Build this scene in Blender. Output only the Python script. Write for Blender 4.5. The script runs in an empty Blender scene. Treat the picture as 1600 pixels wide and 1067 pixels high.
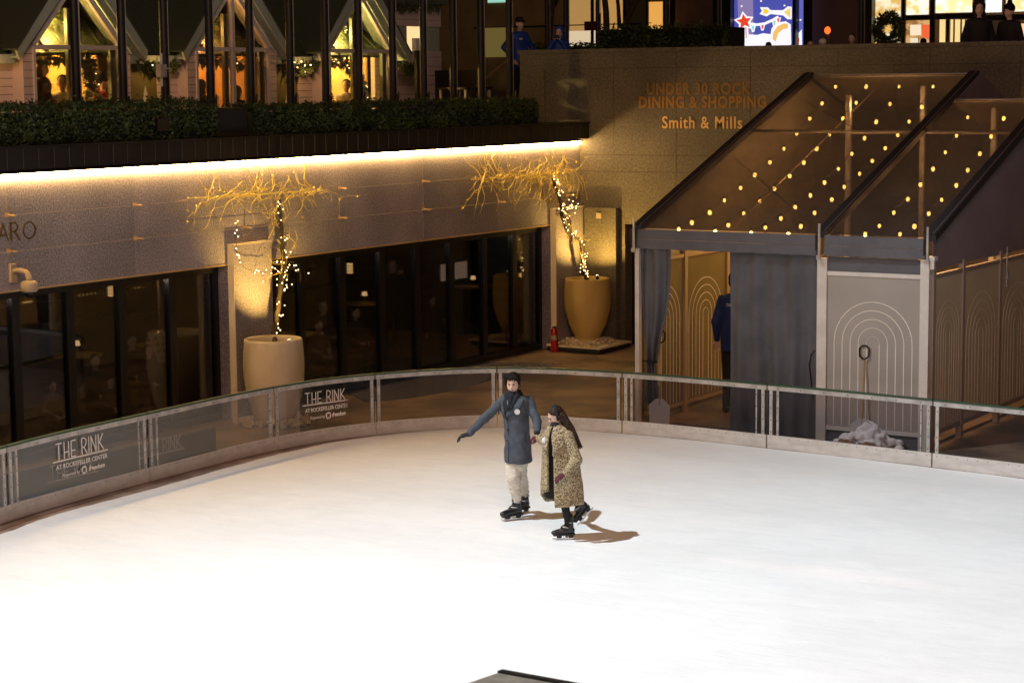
import bpy, math, random
import numpy as np
from mathutils import Vector, Matrix, noise
R = math.radians
rnd = random.Random(7)
S = bpy.context.scene
COL = S.collection

# ------------------------------------------------------------------ camera
H = 5.3
F = 3233.86383; PI_, YA, RO = 0.12465816, 0.55859571, -0.00927207
fw = Vector((-math.sin(YA)*math.cos(PI_), math.cos(YA)*math.cos(PI_), -math.sin(PI_)))
r0 = Vector((math.cos(YA), math.sin(YA), 0)); u0 = r0.cross(fw)
rt = math.cos(RO)*r0+math.sin(RO)*u0; up = -math.sin(RO)*r0+math.cos(RO)*u0
cam = bpy.data.cameras.new('camera'); camo = bpy.data.objects.new('camera', cam); COL.objects.link(camo)
camo.matrix_world = Matrix(((rt.x, up.x, -fw.x, 0), (rt.y, up.y, -fw.y, 0), (rt.z, up.z, -fw.z, H), (0, 0, 0, 1)))
cam.sensor_width = 36; cam.lens = F/1600*36; cam.clip_end = 500; cam.clip_start = .1
cam.dof.use_dof = True; cam.dof.focus_distance = 25; cam.dof.aperture_fstop = 5.6
S.camera = camo
# ------------------------------------------------------------------ world, exposure
W = bpy.data.worlds.new('World'); S.world = W; W.use_nodes = True
bg = W.node_tree.nodes['Background']; bg.inputs[0].default_value = (1.0, .62, .42, 1); bg.inputs[1].default_value = .016
S.view_settings.view_transform = 'Standard'; S.view_settings.look = 'None'; S.view_settings.exposure = 0; S.view_settings.gamma = 1
S.render.engine = 'CYCLES'
cy = S.cycles; cy.use_denoising = True; cy.sample_clamp_indirect = 3; cy.max_bounces = 8; cy.transparent_max_bounces = 16
cy.diffuse_bounces = 3; cy.glossy_bounces = 3; cy.caustics_reflective = False; cy.caustics_refractive = False
try: cy.denoiser = 'OPENIMAGEDENOISE'
except Exception: pass

# ------------------------------------------------------------------ the rink's floodlight and an added fill
def lamp(name, kind, loc, target, energy, color, size=.3, angle=60, blend=.5):
    l = bpy.data.lights.new(name, kind); l.energy = energy; l.color = color
    if kind != 'SUN': l.shadow_soft_size = size
    if kind == 'SPOT': l.spot_size = R(angle); l.spot_blend = blend
    o = bpy.data.objects.new(name, l); COL.objects.link(o); o.location = loc
    if target is not None: o.rotation_euler = (Vector(target)-Vector(loc)).to_track_quat('-Z', 'Y').to_euler()
    return o
lamp('floodlight', 'SPOT', (-22.9, 6.9, 30), (-5.0, 15.6, 0), 64000, (.85, .95, 1.0), .25, 56, .95)
lamp('floodlight', 'SPOT', (-1, 2, 17), (-17, 27, 2), 9500, (1.0, .59, .44), 5, 84, .6)  # unseen soft fill, added for the warm light around the rink

# ------------------------------------------------------------------ helpers
def ray(x, y): return fw*F+rt*(x-800)+up*(533.5-y)
def at(x, y, ax, v):
    d = ray(x, y); i = 'xyz'.index(ax); C = Vector((0, 0, H)); return C+d*((v-C[i])/d[i])
def atp(x, y, p, n):
    d = ray(x, y); C = Vector((0, 0, H)); n = Vector(n); return C+d*((Vector(p)-C).dot(n)/d.dot(n))
LOC = {}
def tag(o, label=None, cat=None, group=None, kind=None):
    if label: o['label'] = label
    if cat: o['category'] = cat
    if group: o['group'] = group
    if kind: o['kind'] = kind
    return o
def thing(name, label, cat, loc=(0, 0, 0), group=None, rz=0):
    o = bpy.data.objects.new(name, None); COL.objects.link(o); o.empty_display_size = .2
    o.location = loc; o.rotation_euler = (0, 0, rz); LOC[o.name] = Vector(loc)
    return tag(o, label, cat, group)
class MB:
    def __init__(s): s.v = []; s.f = []; s.mi = []; s.m = 0
    def add(s, v, f):
        b = len(s.v); s.v += [tuple(p) for p in v]; s.f += [tuple(b+i for i in q) for q in f]; s.mi += [s.m]*len(f); return s
    def hexa(s, p):  # 8 points: bottom 4, top 4
        return s.add(p, [(3, 2, 1, 0), (4, 5, 6, 7), (0, 1, 5, 4), (1, 2, 6, 5), (2, 3, 7, 6), (3, 0, 4, 7)])
    def box(s, a, b):
        x0, x1 = sorted((a[0], b[0])); y0, y1 = sorted((a[1], b[1])); z0, z1 = sorted((a[2], b[2]))
        return s.hexa([(x0, y0, z0), (x1, y0, z0), (x1, y1, z0), (x0, y1, z0), (x0, y0, z1), (x1, y0, z1), (x1, y1, z1), (x0, y1, z1)])
    def bar(s, a, b, w, h, upv=(0, 0, 1)):
        a = Vector(a); b = Vector(b); d = (b-a).normalized(); u = Vector(upv)
        if abs(d.dot(u)) > .99: u = Vector((1, 0, 0))
        sd = d.cross(u).normalized()*w/2; uu = sd.cross(d).normalized()*h/2
        return s.hexa([a-sd-uu, a+sd-uu, b+sd-uu, b-sd-uu, a-sd+uu, a+sd+uu, b+sd+uu, b-sd+uu])
    def loft(s, rings, cap=True, closed=True):
        n = len(rings[0]); v = [p for r in rings for p in r]; f = []
        m = n if closed else n-1
        for i in range(len(rings)-1):
            for j in range(m):
                k = (j+1) % n; f.append((i*n+j, i*n+k, (i+1)*n+k, (i+1)*n+j))
        if cap and closed:
            f.append(tuple(reversed(range(n)))); f.append(tuple((len(rings)-1)*n+j for j in range(n)))
        return s.add(v, f)
    def tube(s, pts, rad, n=6, cap=True, squash=1):
        pts = [Vector(p) for p in pts]; rs = rad if isinstance(rad, (list, tuple)) else [rad]*len(pts)
        rings = []; u = None
        for i, p in enumerate(pts):
            d = (pts[min(i+1, len(pts)-1)]-pts[max(i-1, 0)])
            d = d.normalized() if d.length > 1e-9 else Vector((0, 0, 1))
            if u is None: u = d.orthogonal().normalized()
            u = (u-d*u.dot(d)); u = u.normalized() if u.length > 1e-6 else d.orthogonal().normalized()
            w = d.cross(u)
            rings.append([p+(u*math.cos(t)+w*math.sin(t)*squash)*rs[i] for t in [2*math.pi*k/n for k in range(n)]])
        return s.loft(rings, cap)
    def cap(s, a, b, ra, rb, n=12):  # tapered capsule
        a = Vector(a); b = Vector(b); d = (b-a).normalized()
        P = []; Q = []
        for t in (-80, -50, -20): P.append(a+d*ra*math.sin(R(t))); Q.append(ra*math.cos(R(t)))
        for t in (20, 50, 80): P.append(b+d*rb*math.sin(R(t))); Q.append(rb*math.cos(R(t)))
        u = d.orthogonal().normalized(); w = d.cross(u)
        return s.loft([[p+(u*math.cos(k)+w*math.sin(k))*q for k in [2*math.pi*j/n for j in range(n)]] for p, q in zip(P, Q)])
    def ell(s, c, r, rot=None, n=12, m=8):
        c = Vector(c); M = rot or Matrix.Identity(3)
        rings = []
        for i in range(m):
            t = -math.pi/2+math.pi*(i+.5)/m
            rings.append([c+M@Vector((r[0]*math.cos(t)*math.cos(k), r[1]*math.cos(t)*math.sin(k), r[2]*math.sin(t))) for k in [2*math.pi*j/n for j in range(n)]])
        return s.loft(rings)
    def lathe(s, prof, c, n=24, cap=False):
        return s.loft([[(c[0]+r*math.cos(k), c[1]+r*math.sin(k), c[2]+z) for k in [2*math.pi*j/n for j in range(n)]] for r, z in prof], cap)
    def prism(s, poly, d):  # poly of 3-D points extruded by d
        d = Vector(d); a = [Vector(p) for p in poly]; n = len(a)
        return s.add(a+[p+d for p in a], [tuple(range(n)), tuple(reversed(range(n, 2*n)))]+[(i, n+i, n+(i+1) % n, (i+1) % n) for i in range(n)])
    def stroke(s, pts, w, o, X, Y, N, t):  # flat 2-D polyline of width w on a plane, thickness t
        o = Vector(o); X = Vector(X); Y = Vector(Y); N = Vector(N)
        for (x0, y0), (x1, y1) in zip(pts, pts[1:]):
            d = Vector((x1-x0, y1-y0)); L = d.length
            if L < 1e-6: continue
            d /= L; e = Vector((-d.y, d.x))*w/2; ex = d*w*.35
            q = [Vector((x0, y0))-ex-e, Vector((x1, y1))+ex-e, Vector((x1, y1))+ex+e, Vector((x0, y0))-ex+e]
            s.prism([o+X*p.x+Y*p.y for p in q], N*t)
        return s
    def text(s, txt, o, X, Y, N, size, width=None, t=.004, bold=0, align='LEFT', shear=0, space=1.0):
        c = bpy.data.curves.new('t', 'FONT'); c.body = txt; c.size = size; c.offset = bold; c.resolution_u = 3; c.shear = shear; c.space_character = space
        ob = bpy.data.objects.new('t', c); COL.objects.link(ob); bpy.context.view_layer.update()
        me = bpy.data.meshes.new_from_object(ob.evaluated_get(bpy.context.evaluated_depsgraph_get()))
        P = [v.co.copy() for v in me.vertices]; fs = [tuple(p.vertices) for p in me.polygons]
        bpy.data.objects.remove(ob); bpy.data.curves.remove(c); bpy.data.meshes.remove(me)
        x0 = min(p.x for p in P); x1 = max(p.x for p in P); k = (width/(x1-x0)) if width else 1
        if align == 'CENTER': x0 = (x0+x1)/2
        o = Vector(o); X = Vector(X); Y = Vector(Y); N = Vector(N)
        V = [o+X*((p.x-x0)*k)+Y*p.y for p in P]; n = len(V)
        e = {}
        for f in fs:
            for a, b in zip(f, f[1:]+f[:1]): e[(a, b)] = 1
        sd = [(a, b, b+n, a+n) for (a, b) in e if (b, a) not in e]
        return s.add(V+[p+N*t for p in V], [tuple(reversed(f)) for f in fs]+[tuple(i+n for i in f) for f in fs]+sd)
    def build(s, name, mats, parent=None, smooth=False, local=False):
        me = bpy.data.meshes.new(name)
        base = Vector((0, 0, 0))
        if parent is not None and not local: base = LOC.get(parent.name, base)
        me.from_pydata([(p[0]-base.x, p[1]-base.y, p[2]-base.z) for p in s.v], [], s.f)
        for m in (mats if isinstance(mats, (list, tuple)) else [mats]): me.materials.append(m)
        me.polygons.foreach_set('material_index', s.mi)
        if smooth: me.polygons.foreach_set('use_smooth', [True]*len(me.polygons))
        me.update()
        o = bpy.data.objects.new(name, me); COL.objects.link(o)
        if parent is not None: o.parent = parent; LOC[o.name] = base
        return o
    def blob(s, name, mats, parent, voxel=.012, smooth=2, local=True):  # fuse overlapping closed shapes into one skin
        tmp = bpy.data.meshes.new('tmp'); tmp.from_pydata([tuple(p) for p in s.v], [], s.f); tmp.update()
        ob = bpy.data.objects.new('tmp', tmp); COL.objects.link(ob)
        m = ob.modifiers.new('r', 'REMESH'); m.mode = 'VOXEL'; m.voxel_size = voxel; m.use_smooth_shade = True
        if smooth:
            q = ob.modifiers.new('s', 'SMOOTH'); q.iterations = smooth; q.factor = .5
        bpy.context.view_layer.update()
        me = bpy.data.meshes.new_from_object(ob.evaluated_get(bpy.context.evaluated_depsgraph_get()))
        bpy.data.objects.remove(ob); bpy.data.meshes.remove(tmp)
        me.name = name; me.materials.clear(); me.materials.append(mats)
        me.polygons.foreach_set('use_smooth', [True]*len(me.polygons))
        if not local and parent is not None: me.transform(Matrix.Translation(-LOC[parent.name]))
        o = bpy.data.objects.new(name, me); COL.objects.link(o); o.parent = parent
        if parent is not None: LOC[o.name] = LOC.get(parent.name, Vector())
        return o
def copy_tree(o, parent=None, name=None):
    c = o.copy(); COL.objects.link(c); c.parent = parent
    for ch in list(o.children): copy_tree(ch, c)
    return c

# ------------------------------------------------------------------ materials
def mat(name, col, rough=.6, metal=0, col2=None, scale=5, lo=.4, hi=.6, bump=0, bscale=None, detail=4, stretch=None, spec=None, distort=0):
    m = bpy.data.materials.new(name); m.use_nodes = True; nt = m.node_tree; b = nt.nodes['Principled BSDF']
    b.inputs['Base Color'].default_value = (*col, 1); b.inputs['Roughness'].default_value = rough; b.inputs['Metallic'].default_value = metal
    if spec is not None: b.inputs['Specular IOR Level'].default_value = spec
    tc = nt.nodes.new('ShaderNodeTexCoord'); src = tc.outputs['Object']
    if stretch:
        mp = nt.nodes.new('ShaderNodeMapping'); mp.inputs['Scale'].default_value = stretch; nt.links.new(src, mp.inputs[0]); src = mp.outputs[0]
    def nz(sc, d=detail):
        n = nt.nodes.new('ShaderNodeTexNoise'); n.inputs['Scale'].default_value = sc; n.inputs['Detail'].default_value = d; n.inputs['Distortion'].default_value = distort
        nt.links.new(src, n.inputs['Vector']); return n
    if col2:
        n = nz(scale); cr = nt.nodes.new('ShaderNodeValToRGB'); cr.color_ramp.elements[0].position = lo; cr.color_ramp.elements[1].position = hi
        cr.color_ramp.elements[0].color = (*col, 1); cr.color_ramp.elements[1].color = (*col2, 1)
        nt.links.new(n.outputs['Fac'], cr.inputs[0]); nt.links.new(cr.outputs[0], b.inputs['Base Color'])
    if bump:
        n = nz(bscale or scale*2); bp = nt.nodes.new('ShaderNodeBump'); bp.inputs['Strength'].default_value = bump; bp.inputs['Distance'].default_value = .02
        nt.links.new(n.outputs['Fac'], bp.inputs['Height']); nt.links.new(bp.outputs[0], b.inputs['Normal'])
    return m
def emit(name, col, s, sampled=True):
    m = bpy.data.materials.new(name); m.use_nodes = True; nt = m.node_tree; nt.nodes.clear()
    e = nt.nodes.new('ShaderNodeEmission'); e.inputs[0].default_value = (*col, 1); e.inputs[1].default_value = s
    o = nt.nodes.new('ShaderNodeOutputMaterial'); nt.links.new(e.outputs[0], o.inputs[0])
    if not sampled: m.cycles.emission_sampling = 'NONE'
    return m
def glass(name, tint=(.9, .9, .9), film=None, fa=0, refl=1.0, rough=.02):
    m = bpy.data.materials.new(name); m.use_nodes = True; nt = m.node_tree; nt.nodes.clear(); N = nt.nodes.new; L = nt.links.new
    t = N('ShaderNodeBsdfTransparent'); t.inputs[0].default_value = (*tint, 1); base = t.outputs[0]
    if film:
        d = N('ShaderNodeBsdfDiffuse'); d.inputs[0].default_value = (*film, 1); mx = N('ShaderNodeMixShader')
        n = N('ShaderNodeTexNoise'); n.inputs['Scale'].default_value = 1.6; n.inputs['Detail'].default_value = 6
        tc = N('ShaderNodeTexCoord'); L(tc.outputs['Object'], n.inputs['Vector'])
        mr = N('ShaderNodeMapRange'); mr.inputs[1].default_value = .3; mr.inputs[2].default_value = .7; mr.inputs[3].default_value = fa*.5; mr.inputs[4].default_value = fa*1.5
        L(n.outputs['Fac'], mr.inputs[0]); L(mr.outputs[0], mx.inputs[0])
        L(base, mx.inputs[1]); L(d.outputs[0], mx.inputs[2]); base = mx.outputs[0]
    g = N('ShaderNodeBsdfGlossy'); g.inputs['Roughness'].default_value = rough; fr = N('ShaderNodeFresnel'); fr.inputs[0].default_value = 1.45
    mu = N('ShaderNodeMath'); mu.operation = 'MULTIPLY'; mu.inputs[1].default_value = refl; L(fr.outputs[0], mu.inputs[0])
    mx = N('ShaderNodeMixShader'); L(mu.outputs[0], mx.inputs[0]); L(base, mx.inputs[1]); L(g.outputs[0], mx.inputs[2])
    o = N('ShaderNodeOutputMaterial'); L(mx.outputs[0], o.inputs[0]); return m
def granite(name, a, b, c, scale=28):
    m = bpy.data.materials.new(name); m.use_nodes = True; nt = m.node_tree; N = nt.nodes.new; L = nt.links.new; bs = nt.nodes['Principled BSDF']
    bs.inputs['Roughness'].default_value = .55
    tc = N('ShaderNodeTexCoord'); n = N('ShaderNodeTexNoise'); n.inputs['Scale'].default_value = scale; n.inputs['Detail'].default_value = 5; n.inputs['Roughness'].default_value = .75
    L(tc.outputs['Object'], n.inputs['Vector']); cr = N('ShaderNodeValToRGB'); e = cr.color_ramp.elements
    e[0].position = .38; e[0].color = (*a, 1); e[1].position = .64; e[1].color = (*c, 1); k = e.new(.5); k.color = (*b, 1)
    L(n.outputs['Fac'], cr.inputs[0])
    n2 = N('ShaderNodeTexNoise'); n2.inputs['Scale'].default_value = .8; n2.inputs['Detail'].default_value = 6; L(tc.outputs['Object'], n2.inputs['Vector'])
    mr = N('ShaderNodeMapRange'); mr.inputs[1].default_value = .3; mr.inputs[2].default_value = .7; mr.inputs[3].default_value = .75; mr.inputs[4].default_value = 1.2; L(n2.outputs['Fac'], mr.inputs[0])
    mx = N('ShaderNodeVectorMath'); mx.operation = 'SCALE'; L(cr.outputs[0], mx.inputs[0]); L(mr.outputs[0], mx.inputs['Scale']); L(mx.outputs[0], bs.inputs['Base Color'])
    bp = N('ShaderNodeBump'); bp.inputs['Strength'].default_value = .15; bp.inputs['Distance'].default_value = .01; L(n.outputs['Fac'], bp.inputs['Height']); L(bp.outputs[0], bs.inputs['Normal'])
    return m
M = {}
M['ice'] = mat('ice', (.82, .835, .85), .5, col2=(.87, .88, .89), scale=2.2, lo=.3, hi=.7, bump=.18, bscale=14, detail=9, stretch=(1, 2.4, 1), spec=.25)
M['paving'] = mat('wet paving', (.13, .105, .08), .4, col2=(.34, .245, .16), scale=.9, lo=.42, hi=.58, bump=.15, bscale=14, detail=8)
M['slush'] = mat('wet ledge', (.22, .15, .11), .3, col2=(.36, .27, .22), scale=3, bump=.3, bscale=9)
M['granite'] = granite('granite', (.18, .155, .16), (.31, .275, .28), (.48, .44, .44), 36)
M['limestone'] = granite('limestone wall', (.085, .074, .052), (.128, .110, .076), (.19, .165, .118), 22)
M['seam'] = mat('joint filler', (.34, .29, .25), .7)
M['seamdark'] = mat('dark joint', (.06, .05, .035), .8)
M['black'] = mat('black metal', (.008, .008, .009), .35)
M['blackmat'] = mat('black rubber', (.012, .012, .012), .7)
M['bronze'] = mat('dark bronze', (.010, .008, .007), .55)
M['alu'] = mat('scuffed aluminium', (.42, .40, .39), .42, .55, col2=(.58, .56, .54), scale=6, bump=.1)
M['alu2'] = mat('white aluminium', (.60, .56, .51), .5, .0, col2=(.68, .64, .59), scale=4)
M['bolt'] = mat('bolt', (.07, .06, .06), .5, .5)
M['kick'] = mat('scuffed kick board', (.50, .475, .45), .5, col2=(.62, .595, .565), scale=5, lo=.3, hi=.6, stretch=(1, 1, 3), bump=.08, detail=7)
M['green'] = mat('green rail cap', (.025, .06, .03), .45)
M['rinkglass'] = glass('scuffed acrylic', (.74, .71, .72), (.36, .34, .35), .008, .16)
M['winglass'] = glass('window glass', (.56, .56, .57), None, 0, .62, .01)
M['cabglass'] = glass('cabin window glass', (.9, .88, .82), None, 0, .6, .01)
M['vinyl'] = glass('clear vinyl roof', (.80, .74, .68), (.50, .44, .40), .15, .7, .12)
M['white'] = mat('white vinyl lettering', (.80, .78, .76), .5)
M['grey'] = mat('grey vinyl lettering', (.62, .60, .58), .5)
M['gold'] = mat('projected gold lettering', (.90, .60, .20), .5, 0)
M['brassl'] = mat('dull brass lettering', (.20, .13, .04), .4, .5)
M['brass'] = mat('brass bracket', (.75, .52, .25), .4, .5)
M['wire'] = mat('steel cable', (.5, .42, .34), .4, .6)
M['fabric'] = mat('grey tent fabric', (.085, .085, .10), .65, col2=(.105, .105, .122), scale=2, bump=.2, bscale=3)
M['fabric2'] = mat('purple grey tent fabric', (.25, .205, .24), .75, col2=(.28, .235, .265), scale=1.2, bump=.15, bscale=2)
M['liner'] = mat('grey beige tent liner', (.30, .26, .18), .75, col2=(.36, .31, .22), scale=1.2, bump=.15, bscale=2)
M['curtain'] = mat('slate curtain', (.070, .074, .088), .55, col2=(.095, .10, .118), scale=2, bump=.1, bscale=6)
M['taupe'] = mat('taupe panel', (.33, .30, .27), .4, col2=(.37, .335, .30), scale=1)
M['panel_dimmed'] = mat('dimmed brown panel', (.17, .14, .06), .45, col2=(.20, .165, .075), scale=1)  # side panel colour darkened to carry the dimness of the doorway
M['line'] = mat('pale arch line', (.80, .75, .66), .5)
M['pot'] = mat('sandstone pot', (.56, .47, .30), .75, col2=(.78, .69, .50), scale=2.2, lo=.3, hi=.7, bump=.15, bscale=20, detail=8, stretch=(1, 1, .4))
M['soil'] = mat('soil', (.05, .035, .02), .9, bump=.4, bscale=20)
M['pebble'] = mat('pebbles', (.45, .36, .24), .7, col2=(.55, .47, .35), scale=7)
M['bark'] = mat('bark', (.025, .016, .008), .8, col2=(.05, .033, .016), scale=12, bump=.5, bscale=25)
M['twig'] = mat('dry vine twig', (.62, .46, .08), .7, col2=(.78, .64, .16), scale=6)
M['leafy'] = mat('yellowing leaf', (.75, .55, .07), .6)
M['hedge'] = mat('hedge leaf', (.020, .034, .007), .6, col2=(.050, .078, .016), scale=3)
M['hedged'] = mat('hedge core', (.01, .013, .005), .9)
M['roofg'] = mat('dark green metal roof', (.075, .092, .055), .5)
M['trimg'] = mat('sage green trim', (.42, .50, .41), .5)
M['siding'] = mat('pale clapboard', (.74, .61, .56), .6, col2=(.80, .66, .61), scale=2)
M['olive'] = mat('olive painted wall', (.17, .15, .045), .6)
M['groove'] = mat('board gap', (.16, .12, .10), .8)
M['trimw'] = mat('white window trim', (.76, .71, .66), .5)
M['woodw'] = mat('warm interior wall', (.66, .42, .13), .6, col2=(.74, .50, .17), scale=1.5)
M['woodf'] = mat('interior floor', (.04, .026, .016), .5)
M['garland'] = mat('fir garland', (.035, .06, .015), .7, col2=(.08, .10, .03), scale=8)
M['red'] = mat('red bauble', (.35, .02, .01), .25)
M['skin'] = mat('skin', (.64, .41, .31), .5, col2=(.68, .45, .34), scale=20)
M['skinp'] = mat('pale skin', (.62, .42, .33), .5)
M['hairb'] = mat('black hair', (.010, .006, .004), .6, bump=.4, bscale=60, stretch=(1, 1, .15), spec=.12)
M['hairn'] = mat('brown hair', (.020, .009, .005), .55, spec=.2, col2=(.045, .020, .010), scale=30, bump=.4, bscale=60, stretch=(1, 1, .12))
M['coat'] = mat('blue grey wool', (.062, .074, .092), .85, col2=(.078, .092, .112), scale=14, bump=.35, bscale=9, spec=.2)
M['coatd'] = mat('blue grey wool seam and shadow', (.03, .04, .055), .9)
M['navy'] = mat('navy scarf', (.006, .008, .014), .85, bump=.5, bscale=22)
M['bdress'] = mat('black cloth', (.005, .005, .007), .85, bump=.3, bscale=15)
M['chino'] = mat('cream trousers', (.56, .51, .42), .8, col2=(.64, .59, .50), scale=5, bump=1.0, bscale=7, stretch=(.6, .6, 1.6))
M['gloveb'] = mat('black glove', (.006, .006, .008), .7)
M['glover'] = mat('burgundy glove', (.085, .007, .018), .75, bump=.3, bscale=60)
M['boot'] = mat('black skate shell', (.010, .010, .012), .32)
M['steel'] = mat('polished steel', (.65, .65, .66), .25, .9)
M['buckle'] = mat('silver buckle', (.5, .5, .5), .35, .5)
M['blue'] = mat('royal blue jacket', (.012, .06, .36), .6, bump=.3, bscale=8)
M['lips'] = mat('lips', (.36, .12, .10), .5)
M['dark'] = mat('dark clothing', (.012, .011, .014), .8)
M['khaki'] = mat('khaki coat', (.20, .13, .07), .8)
M['cream'] = mat('cream sweater', (.45, .36, .24), .8)
M['redc'] = mat('red jacket', (.30, .02, .012), .75)
M['plaza'] = mat('plaza paving', (.12, .10, .08), .7, col2=(.16, .13, .10), scale=2)
M['brick'] = mat('brown stone', (.10, .055, .035), .8, col2=(.13, .075, .045), scale=1.3)
def leopard():
    m = mat('leopard fur', (.42, .36, .20), .85, bump=.8, bscale=35); nt = m.node_tree; N = nt.nodes.new; L = nt.links.new; b = nt.nodes['Principled BSDF']
    tc = N('ShaderNodeTexCoord'); n = N('ShaderNodeTexNoise'); n.inputs['Scale'].default_value = 72; n.inputs['Detail'].default_value = 1.5; n.inputs['Distortion'].default_value = 1.2
    L(tc.outputs['Object'], n.inputs['Vector']); cr = N('ShaderNodeValToRGB'); e = cr.color_ramp.elements; e[0].position = .43; e[0].color = (.055, .034, .016, 1); e[1].position = .52; e[1].color = (.50, .42, .27, 1)
    L(n.outputs['Fac'], cr.inputs[0]); n2 = N('ShaderNodeTexNoise'); n2.inputs['Scale'].default_value = 5; L(tc.outputs['Object'], n2.inputs['Vector'])
    mx = N('ShaderNodeMixRGB'); mx.blend_type = 'MULTIPLY'; mx.inputs[0].default_value = .6; cr2 = N('ShaderNodeValToRGB'); cr2.color_ramp.elements[0].color = (.75, .62, .35, 1)
    L(n2.outputs['Fac'], cr2.inputs[0]); L(cr.outputs[0], mx.inputs[1]); L(cr2.outputs[0], mx.inputs[2]); L(mx.outputs[0], b.inputs['Base Color']); return m
M['leo'] = leopard()
E_LED = emit('warm led strip', (1.0, .60, .22), 75)
E_BULB = emit('warm bulb', (1.0, .60, .15), 14, False)
E_FAIRY = emit('fairy light', (1.0, .68, .28), 9, False)
E_SMALL = emit('small warm light', (1.0, .6, .25), 4, False)

XF, YW, YT = -21.08, 36.4, 27.9       # facade plane, end wall plane, tent front
ZT, ZP = 4.1, 4.75                    # terrace level, plaza level
XW = (1, 0, 0); YV = (0, 1, 0); ZV = (0, 0, 1)

def add_scratches():
    nt = M['ice'].node_tree; N = nt.nodes.new; L = nt.links.new; b = nt.nodes['Principled BSDF']; src = b.inputs['Base Color'].links[0].from_socket
    tc = N('ShaderNodeTexCoord'); last = src
    for ang, sc, st_, lo, am in ((.5, .9, (1, 40, 1), .60, .20), (-.9, .7, (1, 50, 1), .61, .2), (1.4, 1.1, (1, 34, 1), .60, .18), (2.2, .5, (1, 70, 1), .60, .2), (.1, 26, (1, 1, 1), .60, .12), (0, .5, (1, 1.5, 1), .45, .05)):
        mp = N('ShaderNodeMapping'); mp.inputs['Rotation'].default_value = (0, 0, ang); mp.inputs['Scale'].default_value = st_; L(tc.outputs['Object'], mp.inputs[0])
        n = N('ShaderNodeTexNoise'); n.inputs['Scale'].default_value = sc; n.inputs['Detail'].default_value = 6; n.inputs['Roughness'].default_value = .7; L(mp.outputs[0], n.inputs['Vector'])
        mr = N('ShaderNodeMapRange'); mr.inputs[1].default_value = lo; mr.inputs[2].default_value = lo+.12; mr.inputs[3].default_value = 1; mr.inputs[4].default_value = 1-am; L(n.outputs['Fac'], mr.inputs[0])
        mx = N('ShaderNodeVectorMath'); mx.operation = 'SCALE'; L(last, mx.inputs[0]); L(mr.outputs[0], mx.inputs['Scale']); last = mx.outputs[0]
    L(last, b.inputs['Base Color'])
add_scratches()
# ================================================================== SETTING
m = MB(); m.add([(-60, -20, -.01), (60, -20, -.01), (60, 90, -.01), (-60, 90, -.01)], [(0, 1, 2, 3)])
tag(m.build('ground', M['paving']), kind='structure')
# barrier base line on the ground
BP = [(-16.6, 12.6), (-17.75, 15.1), (-18.50, 17.9), (-18.70, 20.67), (-18.72, 23.39), (-18.20, 25.20), (-16.95, 26.67), (-15.0, 27.13), (-12.56, 27.04), (-9.95, 26.77), (-7.4, 26.38), (-4.9, 25.7)]
def cr_pt(P, i, t):
    g = lambda k: Vector(P[max(0, min(len(P)-1, k))])
    a, b, c, d = g(i-1), g(i), g(i+1), g(i+2)
    return .5*((2*b)+(c-a)*t+(2*a-5*b+4*c-d)*t*t+(3*b-a-3*c+d)*t**3)
def seg_pts(i, n=8): return [cr_pt(BP, i, k/n) for k in range(n+1)]
line = []
for i in range(len(BP)-1): line += seg_pts(i)[:-1]
line.append(Vector(BP[-1]))
def offset(pts, d):
    out = []
    for i, p in enumerate(pts):
        t = pts[min(i+1, len(pts)-1)]-pts[max(i-1, 0)]; t.normalize(); out.append(p+Vector((t.y, -t.x))*d)
    return out
gap = []
fine = []
for i in range(len(BP)-1):
    for k in range(40): fine.append(cr_pt(BP, i, k/40))
fine.append(Vector(BP[-1]))
ft = []
for i, p in enumerate(fine):
    t = fine[min(i+1, len(fine)-1)]-fine[max(i-1, 0)]; t.normalize(); s = i/40
    g = .30*max(0, min(1, (5.4-s)/2.0))+.03+(.05*noise.noise(Vector((p.x*1.1, p.y*1.1, 0)))+.025*noise.noise(Vector((p.x*5, p.y*5, 2))))*(1 if s < 5 else .35)
    ft.append(p+Vector((t.y, -t.x))*max(.012, g))
ring = [(p.x, p.y, .004) for p in ft]+[(4, 22, .004), (8, 12, .004), (6, -4, .004), (-4, -8, .004), (-12, 0, .004), (-15, 8, .004)]
m = MB(); m.add(ring, [tuple(range(len(ring)))]); tag(m.build('ice', M['ice']), kind='structure')
m = MB(); a = offset(fine, -.02); b = offset(fine, .55)
m.add([(p.x, p.y, -.002) for p in a]+[(p.x, p.y, -.002) for p in b], [(i, i+1, len(a)+i+1, len(a)+i) for i in range(len(a)-1)])
tag(m.build('rink_edge', M['slush']), kind='structure')
m = MB(); pz = [at(a_, b_, 'z', -.006) for a_, b_ in ((540, 612), (575, 588), (640, 574), (760, 566), (880, 568), (830, 582), (760, 596), (700, 612), (640, 622), (570, 628))]; m.add([(p.x, p.y, -.006) for p in pz], [tuple(range(len(pz)))])
tag(m.build('reflection_patch', mat('bluish floor reflection', (.12, .12, .15), .22, col2=(.17, .165, .195), scale=1.5)), kind='stuff')  # bluish patch paints the cool reflection lying on the paving
# terrace behind the hedge and plaza behind the end wall
m = MB(); m.box((-48, -5, 2.62), (XF-.5, YW+.5, ZT)); tag(m.build('terrace', M['plaza']), kind='structure')
m = MB(); m.box((-60, YW+.5, 2.6), (30, 95, ZP)); tag(m.build('plaza', M['plaza']), kind='structure')
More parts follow.
